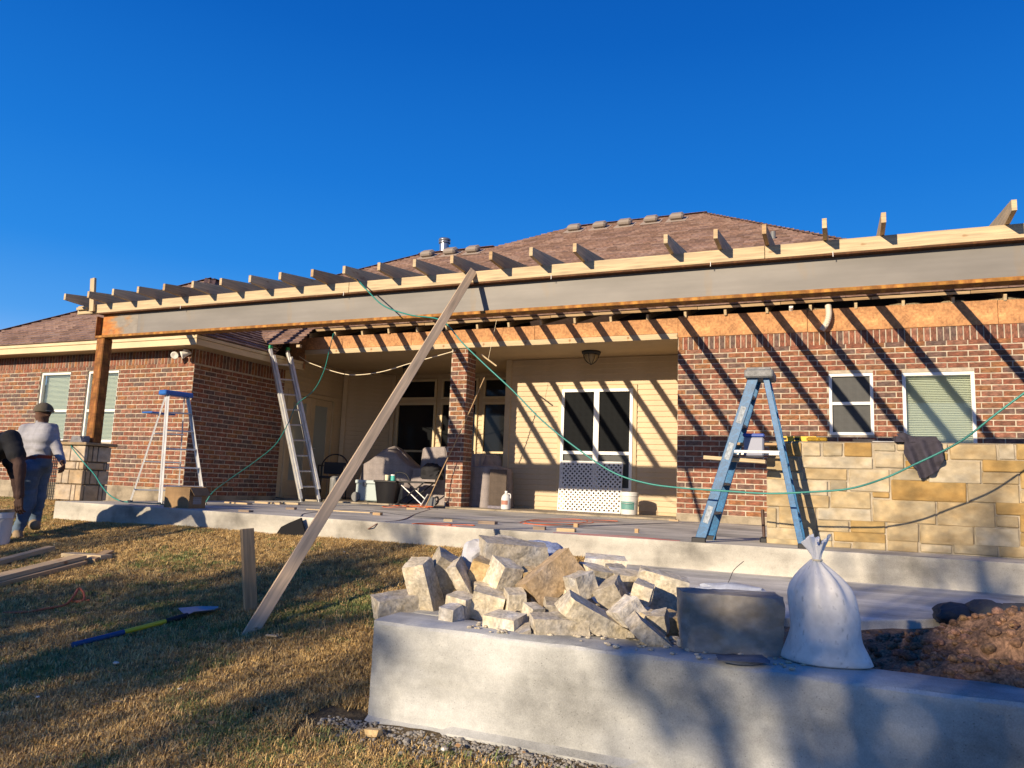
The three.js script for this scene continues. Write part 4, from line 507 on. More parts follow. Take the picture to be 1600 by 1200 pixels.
{ // tied white sack
  const ca_ = Math.cos;
  const p = onZ(1283, 1050, 8.32), s = p.clone().sub(CAM).dot(FWD) / FOCAL; const sack = thing('sand_sack', 'full white woven sack tied at the neck standing on the wall', 'sack'); sack.position.set(p.x, -.232, p.z); sack.scale.set(.72, .76, .74);
  const prof = [[.0, .0], [.19, .003], [.207, .015], [.205, .04], [.197, .08], [.19, .12], [.187, .16], [.186, .20], [.185, .24], [.183, .28], [.178, .32], [.168, .36], [.148, .40], [.118, .44], [.084, .475], [.05, .507], [.022, .535]];
  const g = new THREE.LatheGeometry(prof.map(q => new THREE.Vector2(q[0], q[1])), 96); { const pos = g.attributes.position; for (let i = 0; i < pos.count; i++) { let x = pos.getX(i), y = pos.getY(i), z = pos.getZ(i); const a = Math.atan2(z, x), t = Math.max(0, (y - .26) / .28), bt = Math.max(0, 1 - y / .13), r = Math.hypot(x, z); let f = 1 + .09 * n3(x * 6, y * 7, z * 6, 3) + .035 * n3(x * 20, y * 14, z * 20, 5) - .04 * Math.abs(n3(x * 9 + 3, y * 5, z * 9, 6)) + t * .16 * Math.sin(a * 9 + 2 * n3(x * 3, y * 3, z * 3, 2)) * (r > .03 ? 1 : .3) + bt * (ca_(a) > 0 ? .30 : .04) * Math.pow(Math.abs(Math.cos(a)), 5) - .05 * Math.max(0, 1 - Math.abs(((a + 2.2 + y * 1.5) % 6.283) - .0) * 5) + .03 * Math.abs(n3(x * 10, y * 14, z * 10, 14)); x *= f; z *= f * .68; x += .02 * Math.sin(y * 7) - .03 * Math.max(0, y - .2); const wr = .006 * Math.sin(y * 80 + 4 * Math.sin(a * 2)) * Math.max(0, .9 - Math.abs(y - .12) * 6) * (Math.cos(a) > .1 ? 1 : .2); pos.setXYZ(i, x + wr, y, z + wr * .6); } g.computeVertexNormals(); const uv = g.attributes.uv; for (let i = 0; i < uv.count; i++) uv.setXY(i, uv.getX(i) * 1.2, uv.getY(i) * .6); }
  part(sack, 'sack_body', g, M.bagWhite);
  const ru = new THREE.LatheGeometry([[.02, .53], [.027, .56], [.043, .60], [.058, .64]].map(q => new THREE.Vector2(...q)), 60); { const pos = ru.attributes.position; for (let i = 0; i < pos.count; i++) { let x = pos.getX(i), y = pos.getY(i), z = pos.getZ(i), a = Math.atan2(z, x), t = (y - .53) / .11; const f = 1 + t * .3 * Math.sin(a * 7) + t * .22 * Math.sin(a * 13 + 1); pos.setXYZ(i, x * f - .012, y + t * .022 * Math.sin(a * 3 + 1) + t * .012 * Math.sin(a * 8), z * f * .7); } ru.computeVertexNormals(); }
  part(sack, 'gathered_mouth', ru, new THREE.MeshStandardMaterial({ color: M.bagWhite.color, roughness: .5, side: THREE.DoubleSide })); part(sack, 'tie', new THREE.TorusGeometry(.026, .005, 6, 20).rotateX(Math.PI / 2).translate(-.012, .532, 0), M.romex);
}
function crumple(w, h, d, seed, m) { let g = new THREE.IcosahedronGeometry(1, 5); g.deleteAttribute('uv'); g = mergeVertices(g, 1e-5); const p = g.attributes.position; for (let i = 0; i < p.count; i++) { const a = V().fromBufferAttribute(p, i); const f = 1 + .28 * n3(a.x * 2.2 + seed, a.y * 2.2, a.z * 2.2, seed) + .2 * Math.abs(n3(a.x * 5 + seed, a.y * 5, a.z * 5, seed + 1)); a.multiplyScalar(f); p.setXYZ(i, a.x * w / 2, Math.max(-.5, a.y) * h / 2, a.z * d / 2); } g = toCreasedNormals(g, .5); return boxUV(g); }
{
  const a = onY(1140, 932, -.2); solo('plastic_wrap', crumple(.42, .1, .16, 5).translate(a.x, -.18, a.z - .1), M.plastic, 'crumpled clear plastic wrap behind the large squared block', 'plastic'); const f = a.clone().add(V(-.04, -.0, -.1)); f.y = -.17; solo('bent_wire', tube([f, f.clone().add(V(.03, .07, 0)), f.clone().add(V(.05, .12, -.02)), f.clone().add(V(.11, .18, -.03))], .0025, 20, 5), M.wire, 'thin bent wire sticking up from the plastic wrap', 'wire');
  const b = onZ(742, 868, 7.75); solo('paper_sack', crumple(.14, .22, .12, 8).translate(b.x, b.y - .02, b.z), mat([.62, .63, .68], .7, 'cloth', .2, .001), 'crushed white cement sack wedged behind the stone heap', 'sack');
  const c = onZ(842, 858, 7.3); solo('printed_sack', crumple(.3, .14, .2, 11).translate(c.x, c.y - .02, c.z), mat([.42, .50, .74], .6, 'blotch', .2, .001), 'crushed blue and white printed sack behind the rough grey stone', 'sack');
  const d = onY(1560, 962, -.2); const bl = []; for (let i = 0; i < 6; i++) bl.push(crumple(.22, .15, .18, 20 + i).translate(d.x - .22 + i * .13, -.20 + .02 * (i % 2) + i * .012, d.z + .25 + .02 * i)); solo('dark_tarp', join(bl), mat([.06, .065, .075], .7, 'cloth', .15, .002), 'bunched dark tarpaulin lying along the back of the dirt mound', 'tarp');
}

// ================================================================ LOOSE TIMBER ON THE LAWN AND SLAB
{
  const lay = (name, p0, p1, w, h, m, label, lift = 0, group) => { const a = onLawn(...p0), b = onLawn(...p1); a.y += h / 2 + .012 + lift; b.y += h / 2 + .012 + lift; return solo(name, lumber(a, b, w, h), m, label, 'plank', group); };
  lay('long_plank', [-60, 932], [128, 884], .14, .038, M.lumberTan, 'lower of two long planks stacked flat on the lawn'); lay('long_plank', [-60, 930], [126, 882], .14, .038, M.lumber, 'upper of two long planks stacked flat on the lawn', .039);
  lay('lone_plank', [-40, 894], [80, 862], .09, .045, M.lumber, 'single narrow plank lying on the lawn behind the two stacked ones'); lay('plank_offcut', [104, 872], [166, 876], .14, .04, M.lumberPale, 'short wide plank offcut lying past the end of the stacked planks');
  lay('plank_offcut', [140, 882], [170, 868], .09, .04, M.lumberTan, 'short offcut lying across the end of the wide plank');
  const bitLabels = ['flat pale strip lying past the cardboard box', 'long pale strip lying before the extension ladder', 'pale block lying at the extension ladder foot', 'small weathered block on the slab before the extension ladder', 'long strip lying between the cardboard box and the extension ladder', 'short orange tinted block on the slab edge by the brace', 'small block on the slab behind the brace', 'small pale block before the brick column', 'weathered block on the slab before the white jug', 'weathered block on the slab edge behind the stone heap', 'pale block on the slab edge behind the stone heap', 'small upright cube on the slab behind the stone heap', 'tiny upright cube on the bare slab before the bucket', 'pale block beside the brick wall corner', 'longest thin strip lying along the porch edge', 'long thin strip on the slab behind the brace', 'small weathered block near the slab edge beside the black mat'];
  const slabBits = [[285, 789, .35, .02, .1, .1, 1], [420, 788, .5, .035, .09, 0, 0], [452, 789, .34, .04, .08, .2, 1], [455, 797, .12, .035, .09, .3, 2], [372, 788, .5, .03, .1, -.1, 0], [590, 806, .1, .04, .09, .2, 3], [643, 797, .14, .035, .09, .3, 0], [700, 816, .1, .035, .08, .5, 1], [762, 820, .2, .04, .09, .05, 2], [843, 829, .12, .04, .09, .2, 2], [885, 832, .18, .04, .08, .1, 0], [900, 825, .05, .05, .04, 0, 3], [995, 834, .04, .05, .035, 0, 3], [1053, 815, .14, .03, .09, .1, 0], [640, 786, 1.2, .03, .09, .02, 0], [530, 800, 1.0, .02, .09, .04, 1], [384, 801, .16, .03, .08, 0, 2]];
  slabBits.forEach(([px, py, l, h, w, ry, m], i) => { const p = onY(px, py, 0); p.z = Math.min(4.9, p.z); const y0 = p.z < .14 && p.x < 0 ? .036 : .001; solo('wood_scrap', chamfer(l, h, w, .003, i, i).rotateY(ry).translate(p.x, y0 + h / 2, p.z), [M.lumber, M.lumberPale, M.lumberGrey, M.lumberTan][m], bitLabels[i], 'offcut', 'timber offcuts on the patio slab'); });
}
{ // cardboard box on the slab edge
  const a = onZ(243, 797, 4.93), b = onZ(270, 799, 4.93); const bx = thing('cardboard_box', 'open brown cardboard box on the patio slab edge', 'box'); const c = onY(263, 796, 0); bx.position.set(-5.08, 0, 4.72); bx.rotation.y = .12; const w = .36, d = .3, h = .26, t = .004;
  part(bx, 'carton', join([box(-w / 2, w / 2, 0, t, -d / 2, d / 2), box(-w / 2, w / 2, t, h, d / 2 - t, d / 2), box(-w / 2, w / 2, t, h, -d / 2, -d / 2 + t), box(-w / 2, -w / 2 + t, t, h, -d / 2 + t, d / 2 - t), box(w / 2 - t, w / 2, t, h, -d / 2 + t, d / 2 - t)]), M.cardboard);
  part(bx, 'flap', box(0, .12, -t, 0, -d / 2, d / 2).rotateZ(-.9).translate(w / 2, h, 0), M.cardboard); part(bx, 'flap', box(-w / 2, w / 2, -t, 0, 0, .13).rotateX(2.6).translate(0, h + .004, -d / 2 + .02), M.cardboard); part(bx, 'printed_label', box(w / 2 + .0005, w / 2 + .0015, .06, .15, -.07, .08), mat([.52, .50, .50], .7, 'blotch', .03));
}
{ // shovel
  const a = onLawn(112, 1016), b = onLawn(318, 962), at = t => { const p = a.clone().lerp(b, t); p.y = lawnY(p.x, p.z) + .03; return p; }; const s = thing('garden_shovel', 'shovel with blue and yellow handle lying on the dry grass', 'shovel');
  part(s, 'grip', rod(at(0), at(.36), .017), mat([.02, .07, .18], .5)); part(s, 'shaft', rod(at(.36), at(.68), .016), mat([.72, .52, .02], .45)); part(s, 'socket', rod(at(.68), at(.86), .018, .02), M.black);
  const d = b.clone().sub(a).normalize(), sd = V(-d.z, 0, d.x); const bl = []; const p = at(.84); const g = new THREE.PlaneGeometry(.26, .2, 14, 8); g.rotateX(-Math.PI / 2); const q = g.attributes.position; for (let i = 0; i < q.count; i++) { const x = q.getX(i) + .13, z = q.getZ(i); const tp = 1 - Math.max(0, (x - .15) / .11) * .75; q.setXYZ(i, x, .025 + .028 * Math.pow(z / .1, 2) - .02 * x, z * tp); } g.computeVertexNormals(); g.rotateY(-Math.atan2(d.z, d.x)); g.translate(p.x, p.y - .01, p.z); part(s, 'blade', g, new THREE.MeshStandardMaterial({ color: lin([.42, .43, .45]), roughness: .4, metalness: .6, side: THREE.DoubleSide }));
}
// ================================================================ CORDS AND HOSES
{
  const L = (px, py, l = .02) => { const p = onLawn(px, py); p.y += l; return p; }, S = (px, py) => { const p = onY(px, py, .008); p.z = Math.min(4.96, p.z); if (p.z < .16 && p.x < 0) { const q = onY(px, py, .044); q.z = Math.max(-2.4, q.z); return q; } return p; };
  solo('air_hose', tube([onZ(558, 436, 4.46), onZ(575, 455, 4.62), onZ(600, 478, 4.75), onZ(640, 492, 4.86), onZ(692, 502, 5.0), onZ(722, 535, 5.02), onZ(760, 572, 5.04), onZ(800, 609, 5.06), onZ(845, 655, 5.08), onZ(890, 692, 5.1), onZ(960, 739, 5.14), onZ(1010, 755, 5.16), onZ(1060, 762, 5.18), onZ(1130, 767, 5.2), onZ(1200, 771, 5.24), onZ(1260, 769, 5.28), onZ(1330, 763, 5.33), onZ(1385, 746, 5.38), onZ(1420, 730, 5.4), onZ(1500, 690, 5.45), onZ(1560, 644, 5.5), onZ(1640, 585, 5.56)], .0075, 240, 8), M.hose, 'teal air hose sagging across the patio in front of the blue ladder', 'hose');
  solo('air_hose', tube([onZ(521, 521, .2), onZ(515, 545, .32), onZ(506, 580, .6), onZ(490, 610, .9), onZ(464, 632, 1.15), onZ(450, 662, 1.5), onZ(430, 695, 1.9), onZ(400, 720, 2.3), onZ(360, 748, 2.9), onZ(330, 772, 3.5), S(319, 788), S(300, 789), S(270, 790), onZ(245, 787, 4.8), onZ(215, 785, 4.9), onZ(190, 783, 4.85), onZ(172, 774, 4.8), onZ(158, 758, 4.75), onZ(148, 742, 4.7), onZ(133, 725, 4.66), onZ(119, 708, 4.64), onZ(112, 698, 4.6), onZ(114, 694, 4.5), onZ(125, 693, 4.4)], .0075, 200, 8), M.hose, 'teal air hose hanging from the roof past the extension ladder to the pier', 'hose');
  const cord = (name, pts, r, m, label) => solo(name, tube(pts, r, pts.length * 14, 6), m, label, 'cord');
  cord('romex_cable', [onX(468, 557, -7.3), onZ(482, 566, .2), onZ(500, 573, .15), onZ(520, 580, .1), onZ(545, 585.5, .08), onZ(570, 585, .06), onZ(600, 580, .05), onZ(640, 568, .05), onZ(680, 557, .05), onZ(712, 548, .03)], .008, M.romex, 'pale electric cable slung from the wing eave to the brick column');
  const gO = RNG(5), loop = (cx, cy, rx, ry, n, ph) => { const l = []; for (let i = 0; i <= n; i++) { const t = i / n; l.push(S(cx + rx * Math.cos(ph + t * 17) * (.75 + .25 * Math.sin(t * 5.3 + ph)) + 22 * Math.sin(t * 4), cy + ry * Math.sin(ph + t * 17) * (.8 + .2 * Math.cos(t * 7)) + 1.5 * Math.sin(t * 9))); } return l; };
  cord('orange_cord', loop(870, 815, 75, 4.5, 70, 0), .006, M.orange, 'tangled orange extension cord on the slab below the twin window'); cord('orange_cord', loop(660, 821, 70, 3.5, 60, 1), .006, M.orange, 'orange extension cord snaking on the slab before the brick column'); cord('orange_cord', loop(630, 791, 40, 2.2, 50, 2), .006, M.orange, 'coiled orange extension cord inside the porch by the dark folding table');
  cord('red_cord', [S(860, 833), S(900, 834), S(980, 838), S(1050, 845), S(1058, 846.5), S(1000, 841), S(930, 838), S(880, 838)], .004, mat([.28, .05, .04], .6), 'thin red cord running along the front of the slab'); 
  cord('power_cord', [S(440, 808), S(480, 802), S(560, 797), S(640, 806), S(720, 812), S(800, 817), S(900, 821), S(1000, 819), S(1060, 817)], .006, M.wire, 'black power cord crossing the middle of the slab'); 
  cord('power_cord', [L(545, 843), L(565, 836, .06), onZ(578, 825, 5.03), onZ(590, 818, 5.0), S(620, 814), S(650, 803), S(672, 796)], .006, mat([.20, .10, .07], .6), 'brown cord climbing from the lawn over the slab edge');
  cord('orange_cord', [L(5, 962), L(40, 961), L(70, 956), L(100, 950), L(115, 941, .05), L(122, 934, .07), L(130, 938, .05), L(128, 944), L(112, 944), L(140, 942)], .009, mat([.42, .10, .03], .6), 'faded orange cord lying in the grass beside the planks');
  // string with a stick hanging from the deck, thin pole leaning on the column
  const a = onZ(776, 500, .2), b = onZ(763, 561, .2); const st = thing('hanging_stick', 'short pale stick hanging on a string beside the brick column', 'stick'); part(st, 'string', rod(a, b, .003), M.romex); part(st, 'stick', rod(onZ(752, 554, .2), onZ(776, 572, .2), .014), M.lumberPale);
  solo('thin_pole', tube([S(664, 794), onZ(690, 736, .25), onZ(712, 690, .2), onZ(735, 640, .14), onZ(757, 590, .06)], .009, 30, 7), M.lumberTan, 'thin bowed pole leaning against the brick column', 'pole');
}
// ================================================================ THINGS ON THE PORCH
const FL = .036;
{ // lattice panel: crossing slats
  const a = onZ(871, 797, -1.1), b = onZ(970, 798, -1.1), w = b.x - a.x, h = .90, lat = thing('lattice_panel', 'white plastic lattice panel leaning under the twin window', 'lattice'); lat.position.set(a.x, FL, -1.08); lat.rotation.x = -.13;
  const s = new THREE.Shape([[0, 0], [w, 0], [w, h], [0, h]].map(p => new THREE.Vector2(...p))), st = .084; for (let j = 0, y = .04; y < h - .03; y += st / 2, j++) for (let x = .03 + (j % 2) * st / 2; x < w - .03; x += st) { const r = .0235; s.holes.push(new THREE.Path([[x - r, y], [x, y + r], [x + r, y], [x, y - r]].map(p => new THREE.Vector2(...p)))); }
  part(lat, 'lattice_web', boxUV(new THREE.ExtrudeGeometry(s, { depth: .006, bevelEnabled: false })), M.whitePlastic); part(lat, 'edge_strip', join([cbox(-.002, .02, 0, h, -.004, .010), cbox(w - .02, w + .002, 0, h, -.004, .010)]), M.whitePlastic);
}
const bucket = (name, label, pos, s = 1, band) => { const t = thing(name, label, 'bucket'); t.position.copy(pos); t.scale.setScalar(s); part(t, 'pail', new THREE.LatheGeometry([[0, .004], [.13, 0], [.135, .01], [.148, .30], [.156, .30], [.156, .315], [.149, .316], [.152, .37], [.146, .37], [.128, .02], [0, .015]].map(q => new THREE.Vector2(...q)), 40), M.whitePlastic); part(t, 'handle', tube([V(-.155, .32, 0), V(-.13, .22, .12), V(0, .18, .17), V(.13, .22, .12), V(.155, .32, 0)], .003, 30, 5), M.alu); if (band) { const g = new THREE.CylinderGeometry(.1475, .1415, .13, 30, 1, true, -.9, 1.7); g.translate(0, .15, 0); part(t, 'label_band', g, mat(band, .5, 'blotch', .05)); } return t; };
{ const p = onZ(983, 803, -.75); bucket('plaster_bucket', 'white bucket with a teal printed label standing beside the lattice panel', V(p.x, FL, -.75), 1.02, [.20, .50, .46]); }
{ // jug
  const p = onZ(790, 796, .02), j = thing('white_jug', 'white plastic gallon jug with a faded red label on the porch edge', 'jug'); j.position.set(p.x, FL, .02); part(j, 'bottle', new THREE.LatheGeometry([[0, 0], [.074, 0], [.08, .02], [.08, .19], [.07, .225], [.035, .265], [.022, .275], [.022, .285], [0, .285]].map(q => new THREE.Vector2(...q)), 28), M.whitePlastic); part(j, 'cap', new THREE.CylinderGeometry(.024, .024, .03, 16).translate(0, .298, 0), M.white); part(j, 'handle', tube([V(.03, .27, .0), V(.075, .26, .0), V(.082, .20, 0), V(.07, .18, 0)], .01, 16, 7), M.whitePlastic); part(j, 'label', new THREE.CylinderGeometry(.081, .081, .07, 24, 1, true, -.8, 1.6).translate(0, .12, 0), mat([.72, .32, .22], .6, 'blotch', .05));
  const bx = onZ(778, 793, -.3); solo('small_carton', cbox(-.14, .14, 0, .05, -.07, .07, .004).translate(bx.x - .03, FL, -.3), mat([.30, .27, .32], .7, 'blotch', .1), 'small flat carton lying behind the white jug', 'carton');
}
{ // storage chest
  const a = onZ(551, 784, -.2), b = onZ(612, 784, -.2), w = b.x - a.x, c = thing('storage_chest', 'pale grey wheeled storage chest with a black end in the porch', 'chest'); c.position.set((a.x + b.x) / 2, FL, -.42);
  part(c, 'tub', chamfer(w * .92, .32, .42, .02).translate(0, .18, 0), mat([.36, .43, .43], .5)); part(c, 'lid', chamfer(w * .95, .07, .45, .015).translate(0, .372, 0), mat([.40, .47, .47], .5)); part(c, 'latch', chamfer(.07, .09, .02, .005).translate(-w * .22, .33, .225), M.grayPlastic); part(c, 'latch', chamfer(.03, .06, .02, .005).translate(w * .1, .33, .225), M.grayPlastic); for (const z of [.2, -.2]) { const wh = new THREE.CylinderGeometry(.09, .09, .05, 24).rotateX(Math.PI / 2).translate(-w * .42, .09, z + .02); part(c, 'wheel', wh, M.grayPlastic); }
  const t = thing('black_tote', 'tapered black plastic tote beside the grey storage chest', 'tote'); const p = onZ(597, 784, .0); t.position.set(p.x + .03, FL, -.12); const g = new THREE.CylinderGeometry(.30, .22, .40, 4, 1).rotateY(Math.PI / 4).scale(1, 1, .62).translate(0, .20, 0); part(t, 'tub', boxUV(g.toNonIndexed()), M.blackGloss); part(t, 'rim', chamfer(.46, .035, .30, .01).translate(0, .395, 0), M.black);
  t.rotation.y = .1; const q = thing('cleaner_canister', 'small teal canister standing on the black tote', 'canister'); q.position.set(t.position.x + .1, FL + .413, t.position.z); part(q, 'can', new THREE.CylinderGeometry(.045, .045, .09, 20).translate(0, .045, 0), mat([.06, .42, .36], .5)); part(q, 'lid', new THREE.CylinderGeometry(.047, .047, .02, 20).translate(0, .1, 0), M.white); solo('paper_cup', new THREE.CylinderGeometry(.045, .036, .1, 18).translate(t.position.x - .03, FL + .463, t.position.z), M.romex, 'tan cup standing on the black tote beside the teal canister', 'cup');
}
function drape(name, label, w, h, d, pos, ry, seed, m, prof) { // furniture under a fabric cover: folds that widen to the ground
  const nx = 56, ny = 30, p = [], idx = []; for (let j = 0; j <= ny; j++) for (let i = 0; i < nx; i++) { const t = j / ny, a = i / nx * Math.PI * 2; const ca = Math.cos(a), sa = Math.sin(a), sq = 1 / Math.pow(Math.pow(Math.abs(ca), 4) + Math.pow(Math.abs(sa), 4), .25); let y, k; if (t < .22) { k = Math.sqrt(t / .22) * .98; y = 1 - .05 * k * k; } else { k = 1 + (t - .22) * .16; y = (1 - .05) * (1 - (t - .22) / .78); } const f = Math.max(0, t - .2); const fold = f * (.055 * Math.sin(a * 11 + seed) + .05 * n3(ca * 4 + seed, sa * 4, y * 3, seed)); const X = ca * sq * w / 2 * (k + fold), Z = sa * sq * d / 2 * (k + fold); const hh = prof(X / (w / 2), Z / (d / 2)); p.push(X, Math.max(.0, y * h * hh + .03 * n3(X * 4, y * 4, Z * 4, seed) * Math.min(1, y * 3)), Z); }
  for (let j = 0; j < ny; j++) for (let i = 0; i < nx; i++) { const a = j * nx + i, b = j * nx + (i + 1) % nx; idx.push(a, b, a + nx, b, b + nx, a + nx); } let g = new THREE.BufferGeometry(); g.setAttribute('position', new THREE.Float32BufferAttribute(p, 3)); g.setIndex(idx); g.computeVertexNormals(); g = boxUV(g.toNonIndexed()); g.rotateY(ry).translate(pos.x, pos.y, pos.z); return solo(name, g, m, label, 'furniture cover');
}
{
  const P = (px, z) => { const p = onZ(px, 780, z); p.y = FL; return p; };
  drape('covered_chair', 'tall patio chair under a taupe cover with wide folds', 1.15, 1.12, .85, P(612, -1.25), .3, 3, M.cover, (x, z) => .62 + .38 * Math.exp(-Math.pow((x + .05) * 1.6, 2)) * (z < .2 ? 1 : .85));
  drape('covered_sofa', 'patio sofa under a grey cover beside the brick column', 1.1, 1.12, .8, P(690, -1.15), -.2, 7, M.cover, (x, z) => z < .1 ? 1 : .62);
  drape('covered_armchair', 'patio armchair under a grey cover next to the siding corner', .85, .98, .8, P(757, -.95), -.35, 12, M.cover, (x, z) => (x < .1 ? 1 : .78));
  const cs = P(776, -.62); solo('carton_stack', cbox(-.15, .15, 0, .68, -.15, .15, .006).rotateY(.4).translate(cs.x + .02, FL, -.62), M.coverDark, 'tall dark brown carton standing before the grey covered armchair', 'carton');
  // black folding table with straps
  const t = thing('folding_table', 'small black folding table with crossed legs before the covered sofa', 'table'), c = P(648, -.3); t.position.set(c.x, FL, -.3); part(t, 'table_top', chamfer(.62, .035, .42, .008).translate(0, .40, 0), M.black); for (const z of [-.18, .18]) { part(t, 'leg', rod(V(-.26, 0, z), V(.26, .385, z), .012), M.black); part(t, 'leg', rod(V(.26, 0, z * .9), V(-.26, .385, z * .9), .012), M.alu); } part(t, 'arm_rail', tube([V(-.3, .4, .2), V(-.31, .55, .2), V(-.1, .54, .2), V(0, .42, .2)], .011, 24, 6), M.black);
  const bg = P(668, -.35); solo('tool_bag', crumple(.44, .36, .32, 33).translate(bg.x + .08, FL + .55, -.33), mat([.015, .015, .018], .8, 'cloth', .2, .002), 'black soft tool bag slumped on the folding table', 'bag');
  // dark wicker chair with a round back, by the door
  const ch = thing('wrought_chair', 'dark metal patio chair with a round arched back near the door', 'chair'), p = onZ(512, 783, -.6); ch.position.set(p.x, FL, -.7); ch.rotation.y = .5; part(ch, 'back_frame', tube([V(-.25, .0, -.2), V(-.26, .45, -.22), V(-.25, .72, -.26), V(-.14, .86, -.28), V(.0, .9, -.28), V(.14, .86, -.28), V(.25, .72, -.26), V(.26, .45, -.22), V(.25, 0, -.2)], .014, 60, 8), M.black); part(ch, 'back_panel', box(-.22, .22, .5, .74, -.27, -.255), M.black); part(ch, 'seat', chamfer(.5, .05, .46, .015).translate(0, .43, .02), M.black); for (const x of [-.23, .23]) { part(ch, 'leg', rod(V(x, 0, .24), V(x, .43, .22), .013), M.black); part(ch, 'arm', tube([V(x, .43, .22), V(x * 1.1, .64, .22), V(x * 1.1, .66, 0), V(x, .66, -.22)], .013, 20, 6), M.black); }
  const ch2 = ch.clone(); ch2.name = numbered('wrought_chair'); ch2.userData = { label: 'dark metal patio chair with a round arched back turned to the slanted wall', category: 'chair', group: ch.userData.group }; delete ch2.userData.group; ch2.position.set(p.x + .75, FL, -1.25); ch2.rotation.y = .1; scene.add(ch2);
  const pot = onZ(532, 778, -.5); const pl = thing('steel_canister', 'slim grey canister standing by the round backed chairs', 'canister'); pl.position.set(pot.x, FL, -.3); part(pl, 'can', new THREE.LatheGeometry([[0, 0], [.09, 0], [.1, .02], [.1, .42], [.05, .46], [0, .46]].map(q => new THREE.Vector2(...q)), 24), M.grayPlastic);
  // mitre saw on the slab
  const s = thing('floor_saw', 'grey power saw resting on the slab beside the brick column', 'saw'), q = onY(672, 795, .0); s.position.set(onZ(672, 794, .25).x, .0, .28); s.rotation.y = .3; s.rotation.z = .0; part(s, 'base_plate', chamfer(.24, .015, .34, .004).rotateZ(1.05).translate(-.06, .14, 0), M.alu); part(s, 'motor', new THREE.CylinderGeometry(.06, .06, .16, 20).rotateX(Math.PI / 2).translate(.04, .12, 0), mat([.16, .05, .03], .5)); part(s, 'blade_guard', new THREE.CylinderGeometry(.105, .105, .03, 30).rotateX(Math.PI / 2).rotateY(.2).translate(.02, .11, .09), M.grayPlastic); part(s, 'grip', tube([V(.06, .16, 0), V(.13, .2, 0), V(.15, .12, 0), V(.1, .06, 0)], .016, 20, 8), M.black);
}
{ // digging bar by the counter, dark mat at the slab edge
  const a = onY(1195, 842, 0), b = onZ(1190, 793, 4.3); const t = thing('mallet', 'upright dark hammer leaning on the end of the stone counter', 'hammer'); const base = V(onZ(1194, 842, 4.35).x, 0, 4.35), top = V(base.x - .02, .30, 4.28); part(t, 'handle', rod(base.clone().add(V(0, .05, 0)), top, .014, .017), mat([.06, .03, .02], .6)); part(t, 'head', chamfer(.07, .055, .12, .012).translate(base.x, .028, base.z), M.black);
  const m = [onZ(432, 833, 5.35), onZ(478, 833, 5.12), onZ(472, 810, 5.06), onZ(440, 822, 5.2)]; const k = thing('rubber_mat', 'black rubber mat tipped against the slab edge', 'mat'); const mp = [[431, 836], [440, 823], [452, 817], [471, 809], [478, 836]].map(q => onZ(q[0], q[1], 5.06)); const mg = new THREE.ExtrudeGeometry(new THREE.Shape(mp.map(q => new THREE.Vector2(q.x, q.y))), { depth: .018, bevelEnabled: false }); part(k, 'sheet', boxUV(mg.translate(0, 0, 5.05)), mat([.006, .006, .007], 1));
}

